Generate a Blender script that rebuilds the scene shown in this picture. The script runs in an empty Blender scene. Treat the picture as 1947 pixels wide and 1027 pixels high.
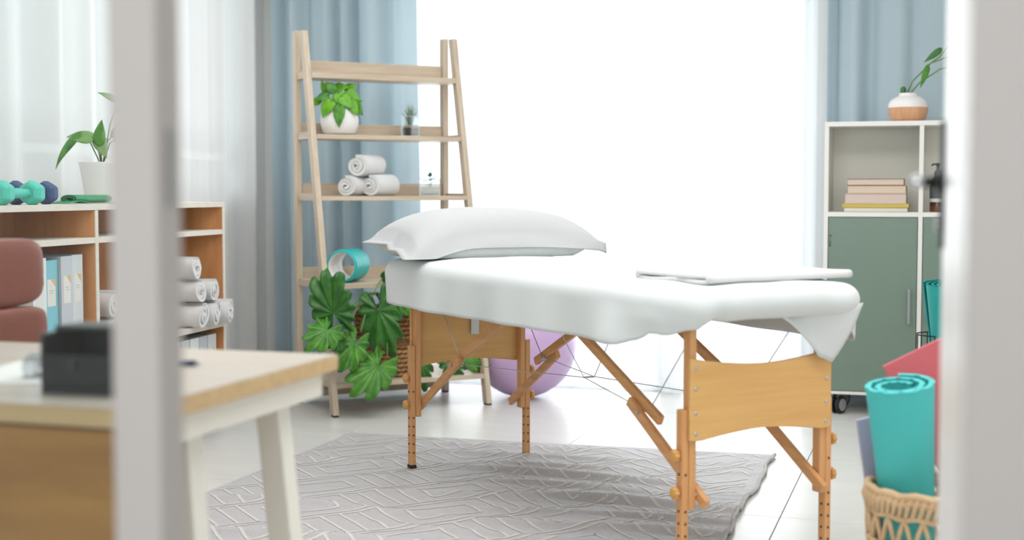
import bpy, math, random
from mathutils import Vector, Matrix, noise
random.seed(7)
R = math.radians
PI = math.pi
scene = bpy.context.scene
col = scene.collection

# ------------------------------------------------------------------ camera, world, light, exposure
cam_d = bpy.data.cameras.new('camera')
cam = bpy.data.objects.new('camera', cam_d)
col.objects.link(cam)
cam.location = (0, 0, 1.05)
cam.rotation_euler = (R(90 - 3.244), 0, R(17.1))
cam_d.sensor_width = 36.0
cam_d.lens = 2620.0 / 1947.0 * 36.0
cam_d.clip_start = 0.05
cam_d.dof.use_dof = True
cam_d.dof.focus_distance = 4.9
cam_d.dof.aperture_fstop = 2.2
scene.camera = cam

world = bpy.data.worlds.new('daylight')
scene.world = world
world.use_nodes = True
bg = world.node_tree.nodes['Background']
bg.inputs[0].default_value = (0.93, 0.97, 1.0, 1)
bg.inputs[1].default_value = 1.3

scene.view_settings.view_transform = 'Standard'
scene.view_settings.look = 'None'
scene.view_settings.gamma = 1.0
scene.view_settings.use_curve_mapping = False
scene.view_settings.exposure = -0.08


def area_light(name, loc, rot, sx, sy, power, color=(1, 1, 1)):
    d = bpy.data.lights.new(name, 'AREA')
    d.shape = 'RECTANGLE'
    d.size = sx
    d.size_y = sy
    d.energy = power
    d.color = color
    o = bpy.data.objects.new(name, d)
    o.location = loc
    o.rotation_euler = rot
    col.objects.link(o)
    return o


area_light('daylight_garden_window', (-1.7, 7.75, 1.2), (R(-90), 0, 0), 2.6, 2.4, 100, (0.97, 0.985, 1.0))
area_light('daylight_side_window', (-4.1, 4.95, 1.6), (R(90), 0, R(-90)), 3.4, 1.7, 33, (0.985, 0.995, 1.0))
area_light('frontal_fill_hall', (-0.9, -2.0, 1.55), (R(90), 0, 0), 3.4, 1.7, 92, (1.0, 0.99, 0.98))  # added fill from behind the camera, lifts the camera-facing sides
area_light('overhead_fill_garden_side', (-1.6, 5.0, 2.66), (0, 0, 0), 3.0, 1.6, 34, (1.0, 0.995, 0.985))  # added overhead fill for the back of the room, no fixture known
area_light('overhead_fill_door_side', (-0.3, 3.2, 2.66), (0, 0, 0), 3.0, 1.6, 66, (1.0, 0.995, 0.985))  # second added overhead fill, brightens the front half of the room


# ------------------------------------------------------------------ materials
def lin(c):
    out = []
    for v in c:
        v = v / 255.0
        out.append(v / 12.92 if v <= 0.04045 else ((v + 0.055) / 1.055) ** 2.4)
    return (*out, 1.0)


MATS = {}


def mat(name, rgb, rough=0.5, var=None, bump=None, metal=0.0, spec=0.5, alt=None, vscale=(1, 1, 1), coat=0.0, sheen=0.0, emit=None):
    """principled material; var=(noise scale, amount of mix to alt), bump=(scale, strength)"""
    m = bpy.data.materials.new(name)
    m.use_nodes = True
    nt = m.node_tree
    b = nt.nodes['Principled BSDF']
    b.inputs['Base Color'].default_value = lin(rgb)
    b.inputs['Roughness'].default_value = rough
    b.inputs['Metallic'].default_value = metal
    b.inputs['Specular IOR Level'].default_value = spec
    b.inputs['Coat Weight'].default_value = coat
    b.inputs['Sheen Weight'].default_value = sheen
    if emit:
        b.inputs['Emission Color'].default_value = lin(rgb)
        b.inputs['Emission Strength'].default_value = emit
    if var or bump:
        tc = nt.nodes.new('ShaderNodeTexCoord')
        mp = nt.nodes.new('ShaderNodeMapping')
        mp.inputs['Scale'].default_value = vscale
        nt.links.new(tc.outputs['Object'], mp.inputs['Vector'])
    if var:
        n = nt.nodes.new('ShaderNodeTexNoise')
        n.inputs['Scale'].default_value = var[0]
        n.inputs['Detail'].default_value = 6
        n.inputs['Roughness'].default_value = 0.6
        nt.links.new(mp.outputs[0], n.inputs['Vector'])
        rp = nt.nodes.new('ShaderNodeValToRGB')
        a = alt or tuple(max(0, c - 30) for c in rgb)
        k = var[1]
        mixc = tuple(rgb[i] * (1 - k) + a[i] * k for i in range(3))
        rp.color_ramp.elements[0].position = 0.3
        rp.color_ramp.elements[0].color = lin(mixc)
        rp.color_ramp.elements[1].position = 0.7
        rp.color_ramp.elements[1].color = lin(rgb)
        nt.links.new(n.outputs['Fac'], rp.inputs[0])
        nt.links.new(rp.outputs[0], b.inputs['Base Color'])
    if bump:
        n2 = nt.nodes.new('ShaderNodeTexNoise')
        n2.inputs['Scale'].default_value = bump[0]
        n2.inputs['Detail'].default_value = 3
        bp = nt.nodes.new('ShaderNodeBump')
        bp.inputs['Strength'].default_value = bump[1]
        bp.inputs['Distance'].default_value = 0.01
        nt.links.new(mp.outputs[0] if not var else tc.outputs['Object'], n2.inputs['Vector'])
        nt.links.new(n2.outputs['Fac'], bp.inputs['Height'])
        nt.links.new(bp.outputs[0], b.inputs['Normal'])
    MATS[name] = m
    return m


def wood(name, c1, c2, axis, rough=0.45, scale=9.0, stretch=14.0):
    sc = [stretch, stretch, stretch]
    sc['xyz'.index(axis)] = 1.0
    m = mat(name, c1, rough, var=(scale / 3.0, 1.0), alt=c2, vscale=sc)
    rp = [n for n in m.node_tree.nodes if n.type == 'VALTORGB'][0]
    rp.color_ramp.elements[0].position = 0.32
    rp.color_ramp.elements[1].position = 0.62
    return m


def cloth_thin(name, rgb, transp, translu, tex=None):
    """thin woven fabric that lets daylight through: open weave + translucent threads"""
    m = bpy.data.materials.new(name)
    m.use_nodes = True
    nt = m.node_tree
    nt.nodes.remove(nt.nodes['Principled BSDF'])
    out = nt.nodes['Material Output']
    df = nt.nodes.new('ShaderNodeBsdfDiffuse')
    tl = nt.nodes.new('ShaderNodeBsdfTranslucent')
    tp = nt.nodes.new('ShaderNodeBsdfTransparent')
    for n in (df, tl):
        n.inputs['Color'].default_value = lin(rgb)
    m1 = nt.nodes.new('ShaderNodeMixShader')
    m1.inputs[0].default_value = translu
    nt.links.new(df.outputs[0], m1.inputs[1])
    nt.links.new(tl.outputs[0], m1.inputs[2])
    m2 = nt.nodes.new('ShaderNodeMixShader')
    m2.inputs[0].default_value = transp
    nt.links.new(m1.outputs[0], m2.inputs[1])
    nt.links.new(tp.outputs[0], m2.inputs[2])
    nt.links.new(m2.outputs[0], out.inputs[0])
    if tex:
        tc = nt.nodes.new('ShaderNodeTexCoord')
        n = nt.nodes.new('ShaderNodeTexNoise')
        mp = nt.nodes.new('ShaderNodeMapping')
        mp.inputs['Scale'].default_value = tex
        nt.links.new(tc.outputs['Object'], mp.inputs[0])
        nt.links.new(mp.outputs[0], n.inputs['Vector'])
        n.inputs['Scale'].default_value = 1.0
        rp = nt.nodes.new('ShaderNodeMapRange')
        rp.inputs['To Min'].default_value = transp * 0.75
        rp.inputs['To Max'].default_value = min(0.95, transp * 1.25)
        nt.links.new(n.outputs['Fac'], rp.inputs[0])
        nt.links.new(rp.outputs[0], m2.inputs[0])
    MATS[name] = m
    return m


def clear(name, tint, gloss=0.07, rough=0.02):
    m = bpy.data.materials.new(name)
    m.use_nodes = True
    nt = m.node_tree
    nt.nodes.remove(nt.nodes['Principled BSDF'])
    out = nt.nodes['Material Output']
    tp = nt.nodes.new('ShaderNodeBsdfTransparent')
    tp.inputs[0].default_value = lin(tint)
    gl = nt.nodes.new('ShaderNodeBsdfGlossy')
    gl.inputs['Roughness'].default_value = rough
    fr = nt.nodes.new('ShaderNodeFresnel')
    fr.inputs[0].default_value = 1.4
    mul = nt.nodes.new('ShaderNodeMath')
    mul.operation = 'MULTIPLY'
    mul.inputs[1].default_value = gloss / 0.04
    mul.use_clamp = True
    nt.links.new(fr.outputs[0], mul.inputs[0])
    mx = nt.nodes.new('ShaderNodeMixShader')
    nt.links.new(mul.outputs[0], mx.inputs[0])
    nt.links.new(tp.outputs[0], mx.inputs[1])
    nt.links.new(gl.outputs[0], mx.inputs[2])
    nt.links.new(mx.outputs[0], out.inputs[0])
    MATS[name] = m
    return m


wall_m = mat('wall_paint', (236, 235, 232), 0.7, bump=(60, 0.05))
ceil_m = mat('ceiling_paint', (240, 240, 238), 0.8)
jamb_m = mat('jamb_paint', (186, 180, 178), 0.5)
door_m = mat('door_paint', (232, 230, 230), 0.35)
tile_m = mat('floor_tile', (222, 221, 217), 0.28, var=(3.0, 0.5), alt=(205, 204, 200), vscale=(1, 3.0, 1))
grout_m = mat('grout', (150, 150, 148), 0.8)
alu_m = mat('window_frame_white', (225, 232, 236), 0.4)
glass_m = clear('window_glass', (250, 252, 252), 0.04)
sheer_m = cloth_thin('sheer_white', (247, 249, 251), 0.30, 0.6, (900, 900, 500))
sheer2_m = cloth_thin('sheer_side', (243, 243, 242), 0.13, 0.5, (500, 500, 300))
blue_m = cloth_thin('drape_blue', (196, 214, 223), 0.0, 0.2)
oak = {a: wood('pale_oak_' + a, (206, 190, 170), (188, 169, 147), a) for a in 'xyz'}
beech = {a: wood('beech_' + a, (220, 166, 112), (204, 146, 92), a, 0.4) for a in 'xyz'}
ply = wood('beech_panel', (222, 177, 112), (213, 163, 98), 'y', 0.45, 9, 16)
ply_edge = mat('ply_edge', (226, 220, 212), 0.6, var=(20, 0.6), alt=(200, 188, 172), vscale=(2, 1, 12))
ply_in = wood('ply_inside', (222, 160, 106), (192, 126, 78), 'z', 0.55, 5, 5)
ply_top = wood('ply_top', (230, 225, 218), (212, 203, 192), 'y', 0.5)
desk_top_m = wood('desk_top', (196, 187, 176), (186, 175, 162), 'x', 0.4)
desk_edge_m = wood('desk_edge', (205, 176, 132), (190, 160, 116), 'x', 0.5)
desk_panel_m = wood('desk_panel', (176, 130, 72), (148, 104, 54), 'x', 0.5, 6, 8)
white_metal = mat('white_metal', (232, 230, 222), 0.35)
white_lac = mat('cabinet_white', (231, 230, 225), 0.4)
cab_in = mat('cabinet_back', (244, 242, 232), 0.6)
green_m = mat('cabinet_green', (118, 138, 125), 0.4, var=(2, 0.5), alt=(110, 130, 118))
steel = mat('steel', (185, 188, 190), 0.3, metal=0.9)
chrome = mat('chrome', (205, 208, 212), 0.15, metal=1.0)
rubber = mat('black_rubber', (28, 28, 30), 0.6)
black_pl = mat('black_plastic', (26, 29, 32), 0.35, coat=0.2)
grey_pl = mat('grey_plastic', (150, 152, 154), 0.4)
knob_m = mat('knob_beech', (214, 160, 92), 0.45, var=(30, 0.5))
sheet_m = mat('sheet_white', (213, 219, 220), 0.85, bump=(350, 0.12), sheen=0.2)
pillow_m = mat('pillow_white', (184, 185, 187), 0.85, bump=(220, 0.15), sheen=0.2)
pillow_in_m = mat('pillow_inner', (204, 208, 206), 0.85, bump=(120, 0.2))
terry = mat('terry_white', (234, 234, 234), 0.95, bump=(420, 0.6), sheen=0.4)
pad_m = mat('pad_vinyl', (210, 205, 195), 0.5)
rug_m = mat('rug_grey', (196, 193, 196), 0.50, var=(120, 0.5), alt=(176, 173, 175), bump=(300, 0.5), sheen=0.1)
rug_line_m = mat('rug_ivory', (214, 211, 205), 0.55, bump=(300, 0.4))
rug_edge_m = mat('rug_hem', (192, 189, 189), 0.95, bump=(300, 0.4))
teal = mat('teal_foam', (70, 187, 186), 0.6, bump=(300, 0.2))
teal_d = mat('teal_foam_deep', (20, 150, 146), 0.6, bump=(300, 0.2))
teal_gl = mat('teal_rubber', (28, 176, 176), 0.25)
pink_m = mat('pink_foam', (212, 104, 112), 0.7, bump=(300, 0.2))
purple_m = mat('purple_foam', (170, 165, 188), 0.7)
lilac = mat('ball_lilac', (203, 172, 214), 0.35)
lilac_d = mat('ball_plug', (226, 214, 230), 0.4)
brown_l = mat('brown_leather', (124, 58, 34), 0.35, var=(25, 0.4), alt=(104, 46, 26), bump=(180, 0.1))
pot_white = mat('pot_white', (234, 232, 230), 0.45)
soil = mat('soil', (70, 52, 40), 0.95, var=(150, 0.8), bump=(120, 0.6))
pebble = mat('pebble_sand', (206, 196, 182), 0.9, var=(160, 0.9), alt=(150, 138, 124), bump=(120, 0.6))
clear_m = clear('clear_glass', (249, 252, 252), 0.06)
leaf_bright = mat('leaf_bright', (112, 176, 30), 0.4, var=(28, 0.8), alt=(70, 140, 20))
leaf_deep = mat('leaf_deep', (58, 122, 38), 0.35, var=(22, 0.9), alt=(26, 76, 28))
leaf_mid = mat('leaf_mid', (92, 156, 48), 0.35, var=(22, 0.9), alt=(40, 100, 34))
leaf_yel = mat('leaf_yellowing', (150, 180, 50), 0.4, var=(25, 0.9), alt=(80, 130, 35))
leaf_pale = mat('leaf_pale', (140, 178, 110), 0.45, var=(25, 0.8), alt=(96, 144, 74))
leaf_grey = mat('leaf_greygreen', (124, 146, 126), 0.5)
leaf_blue = mat('leaf_bluegreen', (38, 84, 84), 0.5)
stem_m = mat('stem_green', (104, 140, 66), 0.5)
wick = mat('wicker_brown', (150, 104, 58), 0.7, var=(40, 0.9), alt=(112, 72, 38), bump=(150, 0.5))
wick_l = mat('wicker_light', (186, 146, 100), 0.7, var=(40, 0.9), alt=(150, 108, 66), bump=(150, 0.5))
wick_w = mat('wicker_whitish', (206, 192, 178), 0.7, var=(40, 0.8), alt=(166, 134, 108))
cane = mat('cane_natural', (214, 184, 146), 0.6, var=(30, 0.8), alt=(186, 152, 112), bump=(120, 0.3))
paper_peach = mat('page_edges_peach', (220, 200, 182), 0.9, var=(6, 0.5), alt=(206, 184, 166), vscale=(1, 1, 60))
paper_pink = mat('page_edges_rosy', (216, 198, 188), 0.9, var=(6, 0.5), alt=(200, 182, 172), vscale=(1, 1, 60))
paper_w = mat('page_edges_white', (222, 222, 214), 0.9)
cover_dark = mat('cover_dark', (62, 58, 54), 0.5)
cover_blue = mat('cover_bluegrey', (120, 130, 145), 0.5)
cover_brown = mat('cover_brown', (150, 118, 100), 0.5)
cover_yel = mat('cover_yellow', (205, 186, 82), 0.5, var=(5, 0.6), alt=(206, 172, 96))
vase_wood = wood('vase_wood', (222, 172, 132), (204, 150, 112), 'z', 0.5, 9, 10)
vase_white = mat('vase_white', (238, 236, 234), 0.4)
amber = mat('amber_glass', (58, 30, 16), 0.12, coat=0.5)
amber_lt = mat('amber_liquid', (120, 56, 24), 0.15, coat=0.5)
label_g = mat('label_grey', (78, 92, 92), 0.6)
label_w = mat('label_white', (222, 220, 215), 0.6)
tan_m = mat('label_tan', (216, 178, 128), 0.7)
binder_white = mat('binder_white', (222, 226, 226), 0.5)
binder_teal = mat('binder_teal', (124, 190, 204), 0.5)
binder_tealD = mat('binder_teal_cover', (98, 166, 178), 0.5)
binder_grey = mat('binder_grey', (190, 194, 200), 0.5)
binder_lt = mat('binder_light_grey', (206, 210, 212), 0.5)
ink = mat('ink', (60, 62, 64), 0.6)
db_teal = mat('dumbbell_teal', (82, 196, 176), 0.5)
db_blue = mat('dumbbell_blue', (50, 76, 118), 0.5)
band_m = mat('band_green', (40, 140, 92), 0.4)
band2_m = mat('band_pale_green', (150, 206, 180), 0.5)
black_wire = mat('black_wire', (26, 30, 36), 0.4, metal=0.3)
paper_sheet = mat('paper_sheet', (240, 240, 238), 0.8)
blue_pen = mat('pen_blue', (52, 62, 96), 0.4)
lamp_m = mat('lamp_diffuser', (250, 250, 248), 0.5)


# ------------------------------------------------------------------ mesh builder
class MB:
    def __init__(s):
        s.v = []
        s.f = []

    def add(s, vs, fs):
        o = len(s.v)
        s.v += [tuple(p) for p in vs]
        s.f += [tuple(i + o for i in f) for f in fs]
        return s

    def box(s, x0, x1, y0, y1, z0, z1):
        vs = [(x, y, z) for z in (z0, z1) for y in (y0, y1) for x in (x0, x1)]
        return s.add(vs, [(0, 2, 3, 1), (4, 5, 7, 6), (0, 1, 5, 4), (2, 6, 7, 3), (0, 4, 6, 2), (1, 3, 7, 5)])

    def bar(s, p0, p1, w, h, up=(0, 0, 1)):
        p0, p1 = Vector(p0), Vector(p1)
        d = (p1 - p0).normalized()
        a = d.cross(Vector(up))
        if a.length < 1e-4:
            a = d.cross(Vector((0, 1, 0)))
        a.normalize()
        b = a.cross(d).normalized()
        vs = []
        for p in (p0, p1):
            for sa, sb in ((-1, -1), (1, -1), (1, 1), (-1, 1)):
                vs.append(p + a * (sa * w / 2) + b * (sb * h / 2))
        return s.add(vs, [(0, 1, 2, 3), (7, 6, 5, 4), (0, 4, 5, 1), (1, 5, 6, 2), (2, 6, 7, 3), (3, 7, 4, 0)])

    def tube(s, pts, r, n=8, caps=True, closed=False):
        pts = [Vector(p) for p in pts]
        m = len(pts)
        rs = r if isinstance(r, (list, tuple)) else [r] * m
        vs = []
        prev = None
        for i, p in enumerate(pts):
            if closed:
                d = pts[(i + 1) % m] - pts[i - 1]
            else:
                d = pts[min(i + 1, m - 1)] - pts[max(i - 1, 0)]
            d.normalize()
            if prev is None:
                a = d.orthogonal().normalized()
            else:
                a = (prev - d * prev.dot(d))
                a = a.normalized() if a.length > 1e-5 else d.orthogonal().normalized()
            prev = a
            b = d.cross(a)
            for k in range(n):
                t = 2 * PI * k / n
                vs.append(p + (a * math.cos(t) + b * math.sin(t)) * rs[i])
        fs = []
        for i in range(m if closed else m - 1):
            j = (i + 1) % m
            for k in range(n):
                l = (k + 1) % n
                fs.append((i * n + k, i * n + l, j * n + l, j * n + k))
        if caps and not closed:
            fs.append(tuple(range(n - 1, -1, -1)))
            fs.append(tuple((m - 1) * n + k for k in range(n)))
        return s.add(vs, fs)

    def cyl(s, p0, p1, r, n=20):
        return s.tube([p0, p1], r, n)

    def lathe(s, prof, n=40, c=(0, 0, 0)):
        vs = []
        for r, z in prof:
            for k in range(n):
                t = 2 * PI * k / n
                vs.append((c[0] + r * math.cos(t), c[1] + r * math.sin(t), c[2] + z))
        fs = []
        for i in range(len(prof) - 1):
            for k in range(n):
                l = (k + 1) % n
                fs.append((i * n + k, i * n + l, (i + 1) * n + l, (i + 1) * n + k))
        return s.add(vs, fs)

    def grid(s, rows, wrap=False):
        m, n = len(rows), len(rows[0])
        vs = [p for r in rows for p in r]
        fs = []
        for i in range(m - 1):
            for k in range(n if wrap else n - 1):
                l = (k + 1) % n
                fs.append((i * n + k, i * n + l, (i + 1) * n + l, (i + 1) * n + k))
        return s.add(vs, fs)

    def prism(s, poly, z0, z1, f=None):
        """poly in 2D extruded; f maps (a,b,c)->xyz"""
        f = f or (lambda a, b, c: (a, b, c))
        n = len(poly)
        vs = [f(a, b, z0) for a, b in poly] + [f(a, b, z1) for a, b in poly]
        fs = [tuple(range(n - 1, -1, -1)), tuple(range(n, 2 * n))]
        fs += [(i, (i + 1) % n, n + (i + 1) % n, n + i) for i in range(n)]
        return s.add(vs, fs)

    def superq(s, c, h, e1=0.35, e2=0.35, n=28, m=16):
        def pw(x, e):
            return math.copysign(abs(x) ** e, x)
        rows = []
        for i in range(m + 1):
            ph = -PI / 2 + PI * i / m
            row = []
            for k in range(n):
                t = 2 * PI * k / n
                row.append((c[0] + h[0] * pw(math.cos(ph), e1) * pw(math.cos(t), e2),
                            c[1] + h[1] * pw(math.cos(ph), e1) * pw(math.sin(t), e2),
                            c[2] + h[2] * pw(math.sin(ph), e1)))
            rows.append(row)
        return s.grid(rows, True)

    def xf(s, M, start=0):
        s.v[start:] = [tuple(M @ Vector(p)) for p in s.v[start:]]
        return s

    def build(s, name, m, parent=None, bevel=0.0, smooth=False, solid=0.0, subsurf=0, seg=2):
        me = bpy.data.meshes.new(name)
        me.from_pydata(s.v, [], s.f)
        me.validate()
        me.update()
        if isinstance(m, (list, tuple)):
            for x in m:
                me.materials.append(x)
        else:
            me.materials.append(m)
        if smooth:
            me.polygons.foreach_set('use_smooth', [True] * len(me.polygons))
        o = bpy.data.objects.new(name, me)
        col.objects.link(o)
        if parent is not None:
            o.parent = parent
        if solid:
            md = o.modifiers.new('solid', 'SOLIDIFY')
            md.thickness = solid
            md.offset = 0
        if subsurf:
            md = o.modifiers.new('sub', 'SUBSURF')
            md.levels = subsurf
            md.render_levels = subsurf
        if bevel:
            md = o.modifiers.new('bevel', 'BEVEL')
            md.width = bevel
            md.segments = seg
            md.limit_method = 'ANGLE'
            md.angle_limit = R(40)
        if smooth == 'auto':
            pass
        return o


def empty(name, label, cat, loc=(0, 0, 0), rz=0.0, group=None):
    o = bpy.data.objects.new(name, None)
    o.empty_display_size = 0.1
    col.objects.link(o)
    o.location = loc
    o.rotation_euler = (0, 0, rz)
    return tag(o, label, cat, group)


def tag(o, label=None, cat=None, group=None, kind=None):
    if label:
        o['label'] = label
    if cat:
        o['category'] = cat
    if group:
        o['group'] = group
    if kind:
        o['kind'] = kind
    return o


def struct(o, label=None):
    o['kind'] = 'structure'
    if label:
        o['label'] = label
    return o


def inst(src, parent, loc=None, rot=None, name=None):
    c = src.copy()
    col.objects.link(c)
    c.parent = parent
    if loc is not None:
        c.location = loc
    if rot is not None:
        c.rotation_euler = rot
    return c


def sstep(a, b, x):
    t = max(0.0, min(1.0, (x - a) / (b - a)))
    return t * t * (3 - 2 * t)


# ------------------------------------------------------------------ the room
XL, XR, YB, YF, ZC = -3.66, 1.60, 7.12, -1.60, 2.70
floor = struct(MB().box(XL - .1, XR + .1, YF - .1, YB + .1, -0.06, -0.004).build('floor', grout_m), 'pale stone tile floor with fine grey joints')
tile0 = None
TP = 0.98
for i in range(-4, 3):
    for j in range(-8, 3):
        x0, x1 = -0.466 + TP * i + .0015, -0.466 + TP * (i + 1) - .0015
        y0, y1 = 5.44 + TP * j + .0015, 5.44 + TP * (j + 1) - .0015
        x0, x1, y0, y1 = max(x0, XL), min(x1, XR), max(y0, YF), min(y1, YB)
        if x1 - x0 < .02 or y1 - y0 < .02:
            continue
        full = abs(x1 - x0 - TP + .003) < 1e-6 and abs(y1 - y0 - TP + .003) < 1e-6
        if full and tile0:
            t = inst(tile0, floor, ((x0 + x1) / 2, (y0 + y1) / 2, 0))
        else:
            w, h = (x1 - x0) / 2, (y1 - y0) / 2
            t = MB().box(-w, w, -h, h, -.02, 0).build('tile', tile_m, floor, bevel=0.001, seg=1)
            t.location = ((x0 + x1) / 2, (y0 + y1) / 2, 0)
            if full:
                tile0 = t

struct(MB().box(XL - .1, XR + .1, YF - .1, YB + .1, ZC, ZC + .1).build('ceiling', ceil_m))
# back wall with the wide garden window opening
WX0, WX1, WZ = -2.86, -0.60, 2.50
wb = MB().box(XL - .1, WX0, YB, YB + .14, 0, ZC).box(WX1, XR + .1, YB, YB + .14, 0, ZC).box(WX0, WX1, YB, YB + .14, WZ, ZC)
struct(wb.build('wall_back', wall_m))
# left wall with a window above the shelf unit
LY0, LY1, LZ0, LZ1 = 3.3, 6.88, 1.0, 2.45
wl = MB().box(XL - .14, XL, YF, LY0, 0, ZC).box(XL - .14, XL, LY1, YB, 0, ZC).box(XL - .14, XL, LY0, LY1, 0, LZ0).box(XL - .14, XL, LY0, LY1, LZ1, ZC)
struct(wl.build('wall_left', wall_m))
struct(MB().box(XR, XR + .14, YF, YB, 0, ZC).build('wall_right', wall_m))
struct(MB().box(XL, -2.65, YF - .14, YF, 0, ZC).box(.85, XR, YF - .14, YF, 0, ZC).box(-2.65, .85, YF - .14, YF, 0, .75).box(-2.65, .85, YF - .14, YF, 2.35, ZC).build('wall_hall', wall_m))


def window(name, label, axis, pos, a0, a1, z0, z1, muls, rails, fw=.05):
    e = bpy.data.objects.new(name, None)
    col.objects.link(e)
    struct(e, label)

    def bx(a, b, c, d, t0, t1, nm, m):
        if axis == 'y':
            return MB().box(a, b, pos + t0, pos + t1, c, d).build(nm, m, e, bevel=.003)
        return MB().box(pos + t0, pos + t1, a, b, c, d).build(nm, m, e, bevel=.003)
    bx(a0, a0 + fw, z0, z1, -.03, .03, 'frame_stile', alu_m)
    bx(a1 - fw, a1, z0, z1, -.03, .03, 'frame_stile', alu_m)
    bx(a0 + fw, a1 - fw, z1 - fw, z1, -.03, .03, 'frame_rail', alu_m)
    bx(a0 + fw, a1 - fw, z0, z0 + fw * .6, -.03, .03, 'frame_rail', alu_m)
    ed = [a0 + fw]
    for m, w in muls:
        bx(m - w / 2, m + w / 2, z0 + fw * .6, z1 - fw, -.028, .028, 'mullion', alu_m)
        ed += [m - w / 2, m + w / 2]
    ed.append(a1 - fw)
    for k in range(0, len(ed), 2):
        bx(ed[k], ed[k + 1], z0 + fw * .6, z1 - fw, -.004, .004, 'pane', glass_m)
        for r in rails:
            bx(ed[k], ed[k + 1], r - .02, r + .02, -.02, .02, 'transom', alu_m)
    return e


window('window_1', 'tall white framed garden window behind the sheer curtains', 'y', YB + .07, WX0, WX1, 0.0, WZ, [(-1.33, .11)], [])
window('window_2', 'white framed side window above the shelf unit', 'x', XL - .07, LY0, LY1, LZ0, LZ1, [(4.96, .06), (4.13, .06), (5.79, .06)], [1.24])

window('added_hall_window', 'white framed window added behind the camera, unseen, for the frontal fill light', 'y', YF - .07, -2.65, .85, .75, 2.35, [(-.9, .06)], [])  # assumed window, out of view, put in to admit the frontal fill

# doorway: post on the left, frame and open door on the right
pt = struct(MB().box(-0.811, -0.755, 1.231, 1.279, 0, ZC).build('trim_1', jamb_m, bevel=.003), 'off white door post between the desk and the massage table')
MB().box(-0.7555, -0.7535, 1.249, 1.264, 1.035, 1.115).build('strike_plate', grey_pl, pt, bevel=.0008)
gl = struct(MB().box(-1.9, -0.812, 1.252, 1.258, 0.02, ZC - .02).build('window_3', glass_m), 'clear glass side panel left of the door post')
tr2 = struct(MB().box(0.026, 0.062, 1.231, 1.30, 0, ZC).build('trim_2', door_m, bevel=.003), 'white door frame at the right edge')
MB().box(0.0245, 0.16, 1.214, 1.2305, 0, ZC).build('casing', jamb_m, tr2, bevel=.004)
struct(MB().box(0.062, XR, 1.232, 1.33, 0, ZC).build('wall_front', wall_m))
door = bpy.data.objects.new('door_1', None)
col.objects.link(door)
door.location = (0.026, 1.302, 0)
door.rotation_euler = (0, 0, R(1.2))
struct(door, 'white door standing open at the right edge with a black lever handle')
MB().box(0, 0.04, 0, 0.80, 0.01, 2.05).build('leaf', door_m, door, bevel=.002)
MB().box(-0.007, -0.0005, 0.715, 0.755, 0.97, 1.15).build('handle_plate', black_pl, door, bevel=.003)
hd = MB()
hd.tube([(-.005, .735, 1.064), (-.026, .735, 1.064), (-.036, .728, 1.064), (-.038, .70, 1.064), (-.038, .62, 1.064)], .008, 12)
hd.cyl((-.012, .735, 1.064), (-.004, .735, 1.064), .017, 16)
hd.build('lever', black_pl, door, smooth=True)
kk = MB().superq((-.038, .616, 1.064), (.0088, .006, .0088), 1, 1, 14, 8)
kk.build('lever_tip', chrome, door, smooth=True)
MB().cyl((-.012, .735, 1.005), (-.004, .735, 1.005), .009, 14).build('lock_cylinder', steel, door)


# ------------------------------------------------------------------ curtains
def curtain(name, label, group, m, axis, pos, a0, a1, z0, z1, fold, amp, seed, gather=None, solid=0.0, hem_flare=0.0):
    """fabric hanging in folds along an axis; pos is the plane; gather maps 0..1 -> 0..1 of the fold phase"""
    rnd = random.Random(seed)
    n = int((a1 - a0) / fold * 14)
    ph = [rnd.uniform(0, 6) for _ in range(6)]
    nz = 14
    rows = []
    L_ = (a1 - a0)
    for k in range(nz + 1):
        tz = k / nz
        z = z0 + (z1 - z0) * tz
        row = []
        for i in range(n + 1):
            t = i / n
            tt = gather(t) if gather else t
            p = 2 * PI * tt * L_ / fold
            p += 1.1 * math.sin(tt * 7.3 + ph[0]) + .7 * math.sin(tt * 17.1 + ph[1]) + .12 * math.sin(3 * (1 - tz) + ph[2] + tt * 9)
            aa = amp * (.75 + .35 * math.sin(tt * 11 + ph[3])) * (1 + .2 * (1 - tz))
            d = aa * math.sin(p) + .3 * aa * math.sin(2 * p + ph[4]) + .15 * aa * math.sin(.37 * p + ph[5])
            s = a0 + L_ * t + .25 * fold / (2 * PI) * math.cos(p) * 1.2 + hem_flare * (1 - tz) ** 2 * t
            row.append((s, pos + d, z) if axis == 'y' else (pos + d, s, z))
        rows.append(row)
    o = MB().grid(rows).build(name, m, None, smooth=True, solid=solid)
    return tag(o, label, 'curtain', group)


curtain('sheer_curtain', 'sheer white curtain across the left half of the bright garden window', 'sheer curtains', sheer_m, 'y', 7.035, -2.83, -1.30, 0.012, 2.6, .16, .018, 3)
curtain('sheer_curtain', 'sheer white curtain on the right half of the garden window, bunched beside the cabinet', 'sheer curtains', sheer_m, 'y', 7.035, -1.36, -0.50, 0.012, 2.6, .14, .018, 4, gather=lambda t: t * .75 + .9 * max(0, t - .72) ** 1.2)
curtain('sheer_curtain', 'sheer white curtain over the side window above the dumbbells', 'sheer curtains', sheer2_m, 'x', -3.55, 3.0, 5.62, 0.03, 2.6, .24, .028, 5)
curtain('sheer_curtain', 'sheer white curtain on the side wall between the shelf unit and blue drape', 'sheer curtains', sheer2_m, 'x', -3.57, 5.60, 6.86, 0.03, 2.6, .22, .022, 9)
curtain('blue_drape', 'long blue drape in deep folds behind the wooden ladder shelf', 'blue drapes', blue_m, 'y', 6.95, -3.53, -2.69, 0.012, 2.6, .165, .056, 12, hem_flare=.05)
curtain('blue_drape', 'long blue drape hanging behind the green cabinet', 'blue drapes', blue_m, 'y', 7.0, -0.53, 0.62, 0.012, 2.6, .20, .040, 15)

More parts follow.
